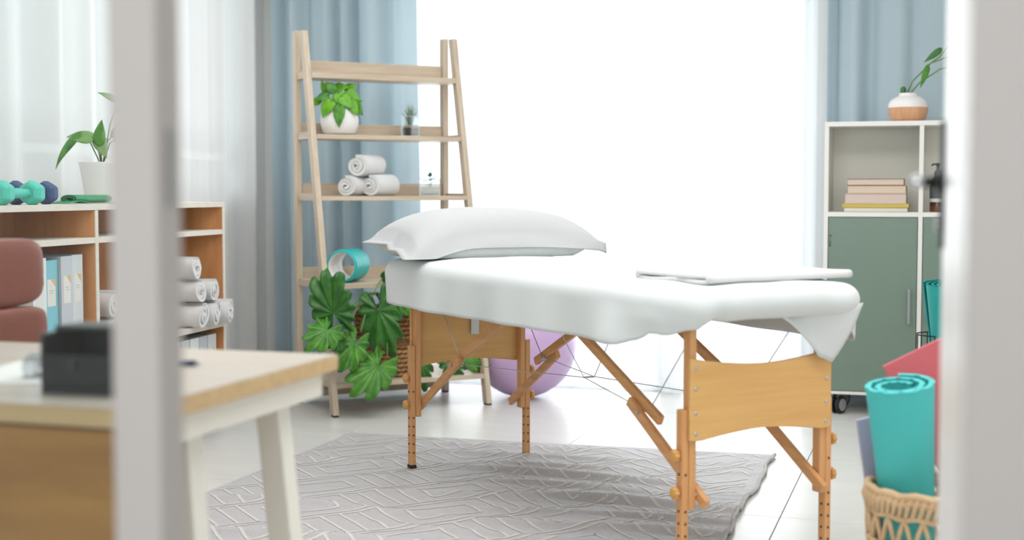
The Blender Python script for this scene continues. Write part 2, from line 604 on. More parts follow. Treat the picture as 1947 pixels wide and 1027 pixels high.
# ------------------------------------------------------------------ rug
RX0, RX1, RY0, RY1 = -2.40, -0.592, 3.28, 5.46


def rug_z(x, y):
    w = 0.0
    k = sstep(-2.3, -0.9, x)
    for (yc, x0, x1, h, s, sl) in ((5.17, -2.1, -.7, .011, .028, .02), (4.86, -2.35, -.9, .014, .03, -.03), (4.45, -1.9, -.6, .015, .035, .03),
                                   (4.13, -2.3, -.6, .012, .03, -.02), (3.75, -2.4, -.6, .014, .035, .02), (5.33, -2.4, -1.3, .008, .03, -.02),
                                   (3.3, -2.4, -.6, .012, .03, .03), (4.66, -1.5, -.6, .009, .022, .05), (4.28, -1.4, -.6, .010, .022, -.02),
                                   (5.02, -1.6, -.6, .008, .02, .03), (3.95, -1.7, -.6, .010, .025, .02)):
        yy = yc + sl * (x + 1.5) + .025 * math.sin(x * 4.1 + yc * 7)
        env = sstep(x0 - .15, x0 + .15, x) * (1 - sstep(x1 - .05, x1 + .35, x))
        w += h * env * math.exp(-((y - yy) / s) ** 2) * (.75 + .35 * math.sin(x * 5 + yc * 3))
    w += k * .0034 * math.sin(y * 72 + 2.2 * math.sin(x * 3.1 + y * 2)) * (.6 + .5 * math.sin(x * 2.3 + y * 5))
    return .007 + max(0, w * 1.35)


def rug_x1(y):
    return RX1 + .007 * math.sin(y * 8) + .004 * math.sin(y * 21 + 1)


nx, ny = 150, 340
rows = []
for j in range(ny + 1):
    y = RY0 + (RY1 - RY0) * j / ny
    rows.append([((x := RX0 + (rug_x1(y) - RX0) * i / nx), y + .02 * (x + 1.5) * j / ny, rug_z(x, y)) for i in range(nx + 1)])
rug = empty('area_rug', 'grey woven area rug with ivory geometric line pattern under the massage table', 'rug', (0, 0, 0))
MB().grid(rows).build('rug_cloth', rug_m, rug, smooth=True, solid=.006)
MB().tube([(rug_x1(y) - .004, y + .02 * (rug_x1(y) + 1.5) * (y - RY0) / (RY1 - RY0), rug_z(RX1 - .01, y) + .004) for y in [RY0 + (RY1 - RY0) * k / 160 for k in range(161)]], .007, 8).build('hem', rug_edge_m, rug, smooth=True)
MB().tube([(RX0 + .005, y + .02 * (RX0 + 1.5) * (y - RY0) / (RY1 - RY0), rug_z(RX0 + .01, y) + .003) for y in [RY0 + (RY1 - RY0) * k / 100 for k in range(101)]], .006, 8).build('hem', rug_edge_m, rug, smooth=True)
ln = MB()
c45 = math.sqrt(.5)


def rug_line(u0, v0, u1, v1, wd=.0095):
    """ivory line between two points of the 45 degree lattice, following the cloth"""
    n = max(2, int(math.hypot(u1 - u0, v1 - v0) / .02))
    cur = []

    def flush():
        if len(cur) > 1:
            ln.grid([list(a) for a in zip(*cur)])
        cur.clear()
    dx, dv = u1 - u0, v1 - v0
    l = math.hypot(dx, dv)
    px, pv = -dv / l * wd / 2, dx / l * wd / 2
    for k in range(n + 1):
        t = k / n
        pts = []
        ok = True
        for s in (-1, 1):
            u = u0 + dx * t + px * s
            v = v0 + dv * t + pv * s + .004 * math.sin(u * 17 + v0 * 40)
            x, y = -1.5 + (u - v) * c45, 4.0 + (u + v) * c45
            if not (RX0 + .012 < x < RX1 - .03 and RY0 + .01 < y < RY1 - .012):
                ok = False
            pts.append((x, y + .02 * (x + 1.5) * (y - RY0) / (RY1 - RY0), rug_z(x, y) + .0042))
        if ok:
            cur.append(pts)
        else:
            flush()
    flush()


SP, PU = .275, .56
for j in range(-9, 10):
    v = j * SP
    rug_line(-2.6, v - .014, 2.6, v - .014)
    rug_line(-2.6, v + .014, 2.6, v + .014)
    for i in range(-7, 8):
        u = i * PU + (j % 3) * .17
        a, b = v + .075, v + SP - .075
        for (p, q, r_, s_) in ((u, a, u + .22, a), (u + .22, a, u + .22, b), (u + .22, b, u, b), (u, b, u, a)):
            rug_line(p, q, r_, s_)
        for q in (.295, .36, .425, .49):
            rug_line(u + q, v + .014, u + q, v + SP - .014)
lo = ln.build('woven_lines', rug_line_m, rug, smooth=True)
lo['kind'] = 'stuff'

# ------------------------------------------------------------------ massage table
TA = R(-44.3)
table = empty('massage_table', 'portable folding massage table with beech legs, curved end panels and steel cables', 'massage table', (-1.082, 4.381, 0), TA)
MB().superq((0, 0, .765), (.935, .298, .036), .25, .22, 60, 12).build('padded_top', pad_m, table, smooth=True)
fr = MB()
for s in (-1, 1):
    MB().box(-.86, .86, s * .275 - .012, s * .275 + .012, .715, .728).build('side_rail', beech['x'], table, bevel=.003)
    MB().box(s * .88 - .012, s * .88 + .012, -.262, .262, .715, .728).build('end_rail', beech['y'], table, bevel=.003)
inner0 = MB().box(-.016, .016, -.011, .011, .205, .715).build('inner_leg', beech['z'], table, bevel=.003)
outer0 = MB().box(-.015, .015, -.0105, .0105, .012, .474).build('leg_extension', beech['z'], table, bevel=.003)
foot0 = MB().box(-.017, .017, -.0125, .0125, .0085, .024).build('rubber_foot', rubber, outer0, bevel=.003)
hol0 = MB().cyl((0, -.0125, 0), (0, .0125, 0), .0035, 10).build('adjustment_hole', ink, outer0)
hol1 = MB().cyl((-.0165, 0, 0), (.0165, 0, 0), .0035, 10).build('adjustment_hole', ink, outer0)
HZ = [z for z in (.07 + k * .033 for k in range(9)) if abs(z - .35) > .02 and abs(z - .255) > .02]
for h_ in (hol0, hol1):
    h_.location = (0, 0, HZ[0])


def knob_mesh(parent, side):
    m = MB()
    pr = []
    n = 32
    rows = []
    for y, rr in ((0, .006), (.006, .006), (.0065, .013), (.009, .0165), (.018, .0165), (.022, .013), (.0225, .0)):
        rows.append([((rr + (.0018 * math.cos(8 * 2 * PI * k / n) if rr > .01 else 0)) * math.cos(2 * PI * k / n), side * y, (rr + (.0018 * math.cos(8 * 2 * PI * k / n) if rr > .01 else 0)) * math.sin(2 * PI * k / n)) for k in range(n)])
    m.grid(rows, True)
    return m.build('knob', knob_m, parent, smooth=True, bevel=.001)


kn0 = {}
first = True
for su in (-1, 1):
    for sv in (-1, 1):
        li = inner0 if first else inst(inner0, table)
        li.location = (su * .867, sv * .224, 0)
        lx = outer0 if first else inst(outer0, table)
        lx.location = (su * .867, sv * .2465, 0)
        if not first:
            inst(foot0, lx)
        for z in HZ:
            for h_ in (hol0, hol1):
                if not (first and z == HZ[0]):
                    inst(h_, lx, (0, 0, z))
        first = False
        for z in (.352, .252):
            if sv not in kn0:
                k = knob_mesh(lx, sv)
                kn0[sv] = k
            else:
                k = inst(kn0[sv], lx)
            k.location = (0, sv * .0105, z)


def endpanel(su):
    poly = []
    N = 24
    for i in range(N + 1):
        t = -1 + 2 * i / N
        poly.append((t * .242, .384 + .026 * (1 - abs(t) ** 1.6) + (.008 * sstep(.86, 1, abs(t)))))
    for i in range(N, -1, -1):
        t = -1 + 2 * i / N
        top = .612 - .026 * (1 - abs(t) ** 1.7) if su > 0 else .66
        poly.append((t * .242, top))
    x0, x1 = (su * .884, su * .895)
    o = MB().prism(poly, min(x0, x1), max(x0, x1), lambda a, b, c: (c, a, b)).build('end_panel', ply, table, bevel=.003)
    for sv in (-1, 1):
        for z in (.41, .465, .53, .585):
            MB().superq((su * .895, sv * .224, z), (.003, .006, .006), 1, 1, 10, 6).build('screw', steel, o, smooth=True)
    return o


endpanel(1)
endpanel(-1)
MB().bar((-.905 + .03, .025, .665), (-.905 + .03, .025, .503), .034, .003, (1, 0, 0)).build('steel_bracket', steel, table)
lowm = upm = None
for su in (-1, 1):
    for sv in (-1, 1):
        MB().bar((su * .915, sv * .202, .222), (su * .545, sv * .202, .452), .018, .03).build('lower_strut', beech['x'], table, bevel=.004)
        MB().bar((su * .675, sv * .182, .410), (su * .05, sv * .182, .712), .018, .03).build('upper_strut', beech['x'], table, bevel=.004)
        j = MB()
        j.cyl((su * .60, sv * .168, .428), (su * .60, sv * .216, .428), .004, 10)
        j.superq((su * .60, sv * .214, .428), (.007, .004, .007), 1, 1, 10, 6)
        j.superq((su * .60, sv * .17, .43), (.012, .006, .012), 1, 1, 10, 6)
        j.build('hinge_bolt', steel, table, smooth=True)
        MB().superq((su * .88, sv * .2125, .245), (.005, .003, .005), 1, 1, 10, 6).build('hinge_bolt', steel, table, smooth=True)
        c = MB()
        c.tube([(su * .60, sv * .168, .432), (su * .80, sv * .17, .66)], .0016, 6)
        c.build('cable', steel, table)
for sv in (-1, 1):
    m = MB()
    pts = []
    for k in range(25):
        u = -.60 + 1.2 * k / 24
        pts.append((u, sv * .166 * abs(u) / .6 * 1.0 + sv * .02, .430 + .012 * (1 - abs(u) / .6)))
    m.tube(pts, .0016, 6)
    m.build('cable', steel, table)
MB().tube([(0, -.02, .442), (0, .02, .442)], .003, 6).build('cable_clip', steel, table)
MB().tube([(0, -.02, .442), (.10, -.20, .66)], .0014, 6).build('cable', steel, table)
MB().tube([(0, .02, .442), (-.10, .20, .66)], .0014, 6).build('cable', steel, table)


# ---- sheet draped over the table
def rrect(a, b, r, ns_a=70, ns_b=26, nc=12):
    """samples of a rounded rectangle: list of (u, v, nu, nv), fixed count"""
    r = min(max(r, .0001), b * .9)
    out = []

    def side(p0, p1, n, nrm):
        for k in range(n):
            t = k / n
            out.append((p0[0] + (p1[0] - p0[0]) * t, p0[1] + (p1[1] - p0[1]) * t, *nrm))

    def corner(c, a0):
        for k in range(nc):
            t = a0 + PI / 2 * k / nc
            out.append((c[0] + r * math.cos(t), c[1] + r * math.sin(t), math.cos(t), math.sin(t)))
    side((-(a - r), -b), ((a - r), -b), ns_a, (0, -1))
    corner((a - r, -(b - r)), -PI / 2)
    side((a, -(b - r)), (a, b - r), ns_b, (1, 0))
    corner((a - r, b - r), 0)
    side((a - r, b), (-(a - r), b), ns_a, (0, 1))
    corner((-(a - r), b - r), PI / 2)
    side((-a, b - r), (-a, -(b - r)), ns_b, (-1, 0))
    corner((-(a - r), -(b - r)), PI)
    return out


ZT = .812


def top_z(u, v):
    z = ZT - .012 * (abs(v) / .3) ** 3 - .010 * (abs(u) / .95) ** 6
    z += .0022 * noise.noise(Vector((u * 5, v * 9, 1.3))) + .003 * noise.noise(Vector((u * 2.2, v * 3, 7)))
    for (uu, h) in ((.30, .004), (.36, .004), (.44, .003)):
        z += h * math.exp(-((u + .35 * v - uu) / .012) ** 2) * sstep(-.3, -.1, v) * (1 - sstep(.1, .3, v))
    return z


RC = .05
HA, HB = .972 - RC, .335 - RC


def hem_z(u, v, nu, nv):
    near = .634 + .003 * math.sin(u * 4.1) + .074 * max(0, min(1, (u - .70) / .25))
    far = .628 + .004 * math.sin(u * 5 + 1)
    rear = .640
    w = max(0, -nv) ** 2 * near + max(0, nv) ** 2 * far + max(0, -nu) ** 2 * rear + max(0, nu) ** 2 * .70
    return w


sm = MB()
rings = []
for d in (.2846, .27, .25, .2, .15, .10, .06, .03, .012, 0.0):
    rings.append([(u, v, top_z(u, v)) for (u, v, a, b) in rrect(HA - d, HB - d, max(.003, .07 - d * .4))])
edge = rrect(HA, HB, .07)
NK = 18
for k in range(1, NK + 1):
    t = k / NK
    ring = []
    for i, (u, v, nu, nv) in enumerate(edge):
        hz = hem_z(u, v, nu, nv)
        z0 = top_z(u, v)
        # hanging profile
        tot = (z0 - hz) - RC + RC * PI / 2
        s = tot * t
        if s < RC * PI / 2:
            o1, d1 = RC * math.sin(s / RC), RC * (1 - math.cos(s / RC))
        else:
            o1, d1 = RC, RC + s - RC * PI / 2
        hang = max(0, d1 - RC)
        per = u * abs(nv) + v * abs(nu)
        if abs(nv) > .7:
            o1 += hang * (.07 * math.sin(per * 9 + (2 if nv > 0 else 0)) + .05 * math.sin(per * 23 + 1) + .04)
            # sheet pulled in toward the bunched corner near the front leg
            if nv < 0:
                o1 += -.02 * sstep(.70, .86, u) * sstep(.02, .09, hang) + .03 * math.exp(-((u - .66) / .07) ** 2) * min(1, hang / .1)
        # tucked-under profile at the front end
        th = R(215) * t
        r2 = .046
        o2 = RC * .9 + 0 if False else r2 * math.sin(min(th, PI)) * 1.15
        d2 = r2 * (1 - math.cos(min(th, PI)))
        if th > PI:
            o2 -= (th - PI) * .06
            d2 -= (th - PI) * .004
        wr = .004 * math.sin(v * 60 + 3 * t) * t * sstep(.0, .25, v + .05) + .003 * math.sin(v * 33)
        o2 += wr
        w = sstep(.35, .9, nu) * sstep(-.30, -.17, v)
        o = o1 * (1 - w) + o2 * w
        dd = d1 * (1 - w) + d2 * w
        # the corner over the near front leg is gathered in soft folds
        if u > .7 and v < 0:
            q = sstep(.74, .90, u) * (1 - sstep(-.22, -.12, v))
            arc = (u - HA) * 1.0 - (v + HB) * -1.0
            o += q * .014 * math.sin(38 * (u + v) + .6) * t * t - q * .012 * t
            dd += q * .010 * t * math.sin(70 * (v - u) + 1.0)
        ring.append((u + nu * o, v + nv * o, z0 - dd))
    rings.append(ring)
rings = [[(u - .034 * sstep(-.70, -.95, u), v, z) for (u, v, z) in r] for r in rings]
sm.grid(rings, True)
# close the middle strip
n0 = len(rings[0])
sheet = sm.build('bed_sheet', sheet_m, None, smooth=True, solid=.003)
me = sheet.data
sheet.location = (-1.082, 4.381, 0)
sheet.rotation_euler = (0, 0, TA)
tag(sheet, 'white sheet draped over the massage table, hanging down its sides', 'sheet')
# hanging corner flap at the far front corner
fl = []
for i in range(15):
    s = i / 14
    row = []
    v = .308 - .29 * s
    uu = .945 + .02 * math.sin(s * 5) * (1 - s) - .03 * s
    ztop = .742 - .012 * s
    zb = (.578 + .055 * (s / .3) * .35) if s < .3 else .597 + (.722 - .597) * ((s - .3) / .7) ** .8
    for k in range(11):
        t = k / 10
        row.append((uu + .012 * math.sin(t * 3 + s * 6) - .03 * t * (1 - s), v - .085 * t * (1 - s) ** 1.5, ztop + (zb - ztop) * t))
    fl.append(row)
fp = MB().grid(fl).build('corner_flap', sheet_m, sheet, smooth=True, solid=.003)

# ---- pillow
pil = empty('pillow', 'plump white pillow lying on the head end of the massage table', 'pillow', (-1.082 + math.cos(TA) * -.80 - math.sin(TA) * .022, 4.381 + math.sin(TA) * -.80 + math.cos(TA) * .022, .806), TA + R(-3))


def pillow_surf(a, b, side):
    # local x = along the table (depth), y = across
    hx, hy, T = .215, .368, .165
    x = hx * a * (1 - .10 * (1 - b * b) * a * a)
    y = hy * b * (1 - .05 * (1 - a * a) * b * b)
    q = max(0, (1 - a ** 4) * (1 - b ** 4))
    th = T * q ** .5 * (1 - .22 * b * b)
    ez = .035 + .035 * (1 - abs(b)) ** .5 * 0 + .02 * abs(b) ** 4 * (0 if a > 0 and b < 0 else 1.0)
    ez -= .03 * sstep(.4, 1, a) * sstep(.3, 1, -b)
    wr = .004 * noise.noise(Vector((x * 9, y * 9, 2))) + .003 * math.sin(y * 34 + x * 20) * abs(a) ** 2
    if side > 0:
        return (x, y, ez + th * .86 + wr * q)
    return (x, y, max(.006 * (1 - q), ez - th * .5 + wr * .3 * q))


n = 44
up = [[pillow_surf(-1 + 2 * i / n, -1 + 2 * j / n, 1) for j in range(n + 1)] for i in range(n + 1)]
dn = [[pillow_surf(-1 + 2 * i / n, -1 + 2 * j / n, -1) for j in range(n + 1)] for i in range(n + 1)]
pm = MB().grid(up)
pm.grid([list(reversed(r)) for r in dn])
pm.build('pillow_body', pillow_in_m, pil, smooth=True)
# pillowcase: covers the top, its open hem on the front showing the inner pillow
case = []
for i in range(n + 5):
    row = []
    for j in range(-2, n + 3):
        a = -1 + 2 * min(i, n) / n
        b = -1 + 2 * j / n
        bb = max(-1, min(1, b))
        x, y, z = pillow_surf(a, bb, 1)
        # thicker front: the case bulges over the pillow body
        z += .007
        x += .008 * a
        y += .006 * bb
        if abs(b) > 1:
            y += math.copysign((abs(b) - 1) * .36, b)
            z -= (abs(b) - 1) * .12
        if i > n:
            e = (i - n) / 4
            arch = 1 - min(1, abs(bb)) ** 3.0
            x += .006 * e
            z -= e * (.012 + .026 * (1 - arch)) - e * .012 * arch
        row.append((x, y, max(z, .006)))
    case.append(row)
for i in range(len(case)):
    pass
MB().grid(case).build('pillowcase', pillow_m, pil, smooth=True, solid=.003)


# ---- folded towel on the foot end
ft = empty('folded_towel', 'thin white towel folded flat on the foot end of the massage table', 'towel', (-1.082 + math.cos(TA) * .735 - math.sin(TA) * .055, 4.381 + math.sin(TA) * .735 + math.cos(TA) * .055, .800), TA + R(4))


def towel_layer(z, hx, hy, ox, seed, th=.011):
    rows = []
    N, Mm = 26, 30
    for i in range(N + 1):
        row = []
        for j in range(Mm + 1):
            a, b = -1 + 2 * i / N, -1 + 2 * j / Mm
            x, y = hx * a + ox + .006 * math.sin(b * 4 + seed), hy * b + .006 * math.sin(a * 5 + seed)
            dz = .004 * noise.noise(Vector((x * 7 + seed, y * 7, 0))) - .010 * max(0, abs(y) - .24) * 3
            row.append((x, y, z + dz))
        rows.append(row)
    return MB().grid(rows).build('towel_fold', terry, ft, smooth=True, solid=th)


towel_layer(.013, .150, .265, 0, 1)
towel_layer(.026, .148, .262, .002, 2)
fe = MB()
fe.tube([(.150 + .004 * math.sin(k), -.262 + .524 * k / 20, .0195 - .010 * max(0, abs(-.262 + .524 * k / 20) - .24) * 3) for k in range(21)], .0118, 10)
fe.tube([(-.149 + .003 * math.sin(k), -.262 + .524 * k / 20, .0195) for k in range(21)], .0112, 10)
fe.build('fold_edge', terry, ft, smooth=True)

# ------------------------------------------------------------------ ladder shelf
LA = R(45)
LOX, LOY = -2.73, 6.49
# local: x = width, y = towards the back (front is -y)
ladder = empty('ladder_shelf', 'pale oak ladder shelf with five tiers in front of the blue drape', 'shelf', (LOX, LOY, 0), LA)


def lf(z):
    return .51 - .214 * z


for s in (-1, 1):
    MB().box(s * .40 - .014, s * .40 + .014, -.012, .036, .008, 1.84).build('rear_post', oak['z'], ladder, bevel=.002)
    f = MB()
    vs = []
    for z in (.008, 1.83):
        y0 = -lf(z)
        vs += [(s * .40 - .014, y0, z), (s * .40 + .014, y0, z), (s * .40 + .014, y0 + .048, z), (s * .40 - .014, y0 + .048, z)]
    f.add(vs, [(3, 2, 1, 0), (4, 5, 6, 7), (0, 1, 5, 4), (1, 2, 6, 5), (2, 3, 7, 6), (3, 0, 4, 7)])
    fpst = f.build('front_post', oak['z'], ladder, bevel=.002)
    MB().box(s * .40 - .012, s * .40 + .012, -lf(0) + .004, -lf(0) + .044, 0, .008).build('glide', rubber, fpst)
    MB().box(s * .40 - .012, s * .40 + .012, -.01, .03, 0, .008).build('glide', rubber, ladder)
SH = (1.600, 1.305, 1.008, .590, .130)
for k, z in enumerate(SH):
    th = .022 if k else .026
    MB().box(-.385, .385, -lf(z) + .004, .012, z, z + th).build('shelf_board', oak['x'], ladder, bevel=.0015)
    if k < 4:
        MB().box(-.385, .385, .012, .028, z + th * .3, z + (.10 if k == 0 else .085)).build('back_board', oak['x'], ladder, bevel=.0015)
    for s in (-1, 1):
        MB().box(s * .400 - .006, s * .400 + .006, -lf(z) + .05, -.012, z, z + .035).build('side_rail', oak['y'], ladder, bevel=.0015)
MB().box(-.385, .385, .004, .022, .028, .105).build('back_board', oak['x'], ladder, bevel=.0015)


def lad(w, f, z):
    """ladder local -> world"""
    c, s = math.cos(LA), math.sin(LA)
    return (LOX + c * w + s * f, LOY + s * w - c * f, z)


# ------------------------------------------------------------------ plants
def leaf_heart(L_, W_, curl=.25, fold=.25, ns=10):
    rows = []
    for i in range(ns + 1):
        t = i / ns
        w = W_ * (math.sin(PI * min(1, t ** .62)) ** .9) * (1 - .15 * t) if 0 < t < 1 else 0.0008
        row = []
        for j in range(-3, 4):
            b = j / 3
            y = L_ * t - (.16 * L_ * abs(b) ** 1.5 * (1 - t) ** 2)
            x = w * b
            z = -curl * L_ * t * t + fold * abs(x) - .25 * x * x / max(W_, .001)
            row.append((x, y, z))
        rows.append(row)
    return MB().grid(rows)


def leaf_lobed(L_, W_, lobes=9, curl=.25, depth=.34, seed=0):
    rnd = random.Random(seed)
    n = 72
    rows = []
    jit = [rnd.uniform(.88, 1.1) for _ in range(lobes + 3)]
    for k in (0, .35, .65, .85, 1.0):
        row = []
        for i in range(n + 1):
            th = -R(158) + R(316) * i / n
            env = (.62 + .38 * math.cos(th / 2) ** 2) * (.80 + .20 * math.cos(th) ** 2)
            ph = (i / n) * lobes
            lob = abs(math.cos(PI * (ph - .5))) if False else abs(math.sin(PI * ph))
            li = int(ph)
            r = env * jit[li] * (1 - depth * (1 - lob ** .55))
            r *= (1 - .05 * abs(math.sin(PI * ph * 3)))
            kk = k
            x = W_ * 1.05 * r * kk * math.sin(th)
            y = L_ * (r * kk * math.cos(th) * .72 + .28)
            rr = r * kk
            z = -curl * L_ * rr * rr + .10 * abs(x) + .012 * math.sin(PI * ph * 2) * kk * kk * L_ / .2
            row.append((x, y, z))
        rows.append(row)
    return MB().grid(rows)


def orient(o, base, tip_dir, normal):
    y = Vector(tip_dir).normalized()
    z = Vector(normal)
    z = (z - y * z.dot(y)).normalized()
    x = y.cross(z)
    M = Matrix((x, y, z)).transposed().to_4x4()
    M.translation = Vector(base)
    return M


def place_leaf(mb, name, m, parent, base, tipd, nrm):
    """leaf part in the coordinates of its plant"""
    mb.xf(orient(None, base, tipd, nrm))
    return mb.build(name, m, parent, smooth=True, solid=.0008)


CAMD = Vector((.29, -.95, .12))   # roughly towards the doorway

# pothos in white pot on the second tier
pos = lad(-.226, .115, SH[1] + .0225)
pl = empty('potted_pothos', 'bright green trailing pothos in a round white pot on the ladder shelf', 'plant', pos)
m = MB().lathe([(0, .004), (.07, .004), (.082, .014), (.092, .05), (.094, .075), (.088, .11), (.080, .134), (.076, .136), (.072, .132), (.076, .11), (.0, .108)], 48)
pt_ = m.build('pot', pot_white, pl, smooth=True)
MB().lathe([(0, .118), (.074, .117)], 32).build('soil', soil, pl)
# camera right/up vectors for spreading leaves over the pot
CR = Vector((.956, .294, 0))
for k, (r, u, d, L_, W_, tr, tu) in enumerate((
        (.012, .140, .098, .115, .036, -.05, -1.0), (-.035, .155, .075, .10, .044, -.45, -.8), (-.095, .165, .02, .065, .026, -.75, -.45),
        (-.06, .205, .02, .065, .024, -.25, .5), (-.02, .205, .03, .07, .034, -.4, .5), (.02, .175, .07, .085, .042, .5, -.5),
        (.045, .20, .04, .08, .032, .7, -.35), (.06, .155, .06, .09, .036, .45, -.85), (.085, .14, .03, .07, .026, .5, -.8),
        (.0, .19, .06, .075, .038, .2, -.6), (-.02, .225, .0, .075, .03, .9, .1), (.03, .22, -.01, .07, .03, .6, .2),
        (-.05, .185, .05, .07, .03, -.8, -.2), (.01, .15, .04, .075, .035, .2, .3), (.05, .14, -.03, .075, .032, .6, .3))):
    base = CR * r + Vector((0, 0, u + (.008 if k else -.004))) + Vector((.29, -.95, 0)) * d
    tip = CR * tr + Vector((0, 0, tu)) + Vector((.29, -.95, 0)) * .25
    nrm = Vector((.29, -.95, .45)) + CR * random.uniform(-.35, .35)
    place_leaf(leaf_heart(L_ * .88, W_ * .88), 'leaf', leaf_bright if k % 4 else leaf_mid, pl, base, tip, nrm)
    MB().tube([(r * .25, -.01, .11), tuple(Vector((r * .5, -.02, .11)).lerp(base, .5) + Vector((0, 0, .02))), tuple(base)], .0018, 6).build('stem', stem_m, pl, smooth=True)


def glass_box(e, w, d, h, t=.004):
    b = MB()
    b.box(-w, w, -d, d, 0, t)
    b.box(-w, w, -d, -d + t, t, h).box(-w, w, d - t, d, t, h).box(-w, -w + t, -d + t, d - t, t, h).box(w - t, w, -d + t, d - t, t, h)
    b.build('glass_vessel', clear_m, e)
    for (x, y) in ((-1, -1), (1, -1), (-1, 1), (1, 1)):
        pass
    rim = MB()
    rim.tube([(-w + t / 2, -d + t / 2, h), (w - t / 2, -d + t / 2, h), (w - t / 2, d - t / 2, h), (-w + t / 2, d - t / 2, h)], .0016, 6, closed=True)
    rim.tube([(-w + t / 2, -d + t / 2, .002), (w - t / 2, -d + t / 2, .002), (w - t / 2, d - t / 2, .002), (-w + t / 2, d - t / 2, .002)], .002, 6, closed=True)
    for x in (-1, 1):
        rim.tube([(x * (w - t / 2), -d + t / 2, 0.003), (x * (w - t / 2), -d + t / 2, h)], .0016, 6)
    rim.build('rim', mat('glass_edge', (214, 226, 226), .2) if 'glass_edge' not in MATS else MATS['glass_edge'], e)


# air plant in a square glass
g1 = empty('glass_planter', 'square glass holding soil, pebbles and a spiky air plant on the ladder shelf', 'planter', lad(.146, .13, SH[1] + .0225), R(20))
glass_box(g1, .046, .046, .100)
MB().superq((0, 0, .024), (.0405, .0405, .0185), .2, .2, 24, 8).build('soil', soil, g1, smooth=True)
MB().superq((0, 0, .049), (.0405, .0405, .0085), .3, .2, 24, 8).build('pebbles', pebble, g1, smooth=True)
for k in range(18):
    a = k * 2.4
    t = .25 + .75 * (k / 18)
    rr = .045 * t
    h = .115 * (1.15 - .6 * t)
    p = [(.006 * math.cos(a), .006 * math.sin(a), .054), (rr * .5 * math.cos(a), rr * .5 * math.sin(a), .054 + h * .65), (rr * math.cos(a), rr * math.sin(a), .054 + h)]
    MB().tube(p, [.0042, .003, .0006], 6).build('leaf', leaf_grey, g1, smooth=True)
# succulent in a square glass
g2 = empty('glass_planter', 'low square glass of gravel and water with a small blue-green sprig', 'planter', lad(.243, .15, SH[2] + .0225), R(20))
glass_box(g2, .052, .052, .085)
MB().superq((0, 0, .026), (.0465, .0465, .0205), .3, .2, 24, 8).build('gravel', pebble, g2, smooth=True)
MB().superq((0, 0, .009), (.0466, .0466, .0045), .2, .2, 24, 8).build('soil', soil, g2, smooth=True)
for k, (a, rr, h) in enumerate(((.3, .04, .115), (1.5, .02, .135), (2.6, .045, .09), (3.8, .04, .07), (4.9, .03, .10), (5.7, .05, .085), (2.0, .05, .06), (0.9, .052, .065), (3.2, .05, .10))):
    b = Vector((rr * .3 * math.cos(a), rr * .3 * math.sin(a), .045 + (h - .045) * .6))
    MB().tube([(0, 0, .042), tuple(b)], .0015, 6).build('stem', stem_m, g2)
    place_leaf(leaf_heart(.046, .012, .1, .1, 6), 'leaf', leaf_blue, g2, b, (math.cos(a), math.sin(a), (h - .06) * 9), (0, 0, 1))


# ------------------------------------------------------------------ rolled towels
def towel_roll(r=.055, L_=.24, turns=2.9, seed=0):
    """spiral-rolled towel lying along local +y, resting on z=0, front end at y=0"""
    rnd = random.Random(seed)
    th = r * .83 / turns
    N = int(turns * 26)
    path = []
    for i in range(N + 1):
        t = i / N
        ang = -PI / 2 - .5 + 2 * PI * turns * t
        rad = r * .10 + (r * .93 - r * .10) * t
        path.append((rad, ang))
    rows = []
    for j in range(7):
        y = L_ * j / 6
        row = []
        sh = -.006 * math.sin(j * 1.1 + seed)
        outer, inner = [], []
        for rad, ang in path:
            wob = 1 + .035 * math.sin(2 * ang + seed + j * .4) + .02 * math.sin(3 * ang + seed * 2)
            ro, ri = (rad + th * .45) * wob, max(.001, (rad - th * .43)) * wob
            yy = y + (.004 * math.sin(ang * 1.3 + seed) - .008 * (1 - rad / r) if j in (0,) else 0) - (.0)
            outer.append((ro * math.cos(ang) * 1.04, yy, ro * math.sin(ang) * .97 + r))
            inner.append((ri * math.cos(ang) * 1.04, yy, ri * math.sin(ang) * .97 + r))
        rows.append(outer + inner[::-1])
    m = MB().grid(rows, True)
    n = len(rows[0])
    h = n // 2
    for base in (0, 6 * n):
        o = base
        fs = []
        for i in range(h - 1):
            q = (o + i, o + i + 1, o + n - 2 - i, o + n - 1 - i)
            fs.append(q if base == 0 else q[::-1])
        m.f += fs
    mz = min(p[2] for p in m.v)
    m.v = [(p[0], p[1], p[2] - mz) for p in m.v]
    return m


def add_towel(label, group, loc, rz, r=.055, L_=.24, seed=0, turns=2.6):
    m = towel_roll(r, L_, turns, seed)
    o = m.build('rolled_towel', terry, None, smooth=False, bevel=.004)
    o.data.polygons.foreach_set('use_smooth', [True] * len(o.data.polygons))
    o.location = loc
    o.rotation_euler = (0, 0, rz)
    return tag(o, label, 'towel', group)


zs = SH[2] + .0225
G1 = 'rolled towels on the ladder shelf'
add_towel('rolled white towel at the bottom left of the stack on the ladder shelf', G1, lad(-.236, .225, zs), R(-7), .053, .19, 1)
add_towel('rolled white towel at the bottom right of the stack on the ladder shelf', G1, lad(-.117, .235, zs), R(-8), .054, .20, 2)
add_towel('rolled white towel on top of the stack on the ladder shelf', G1, lad(-.180, .222, zs + .096), R(-8), .054, .19, 3)

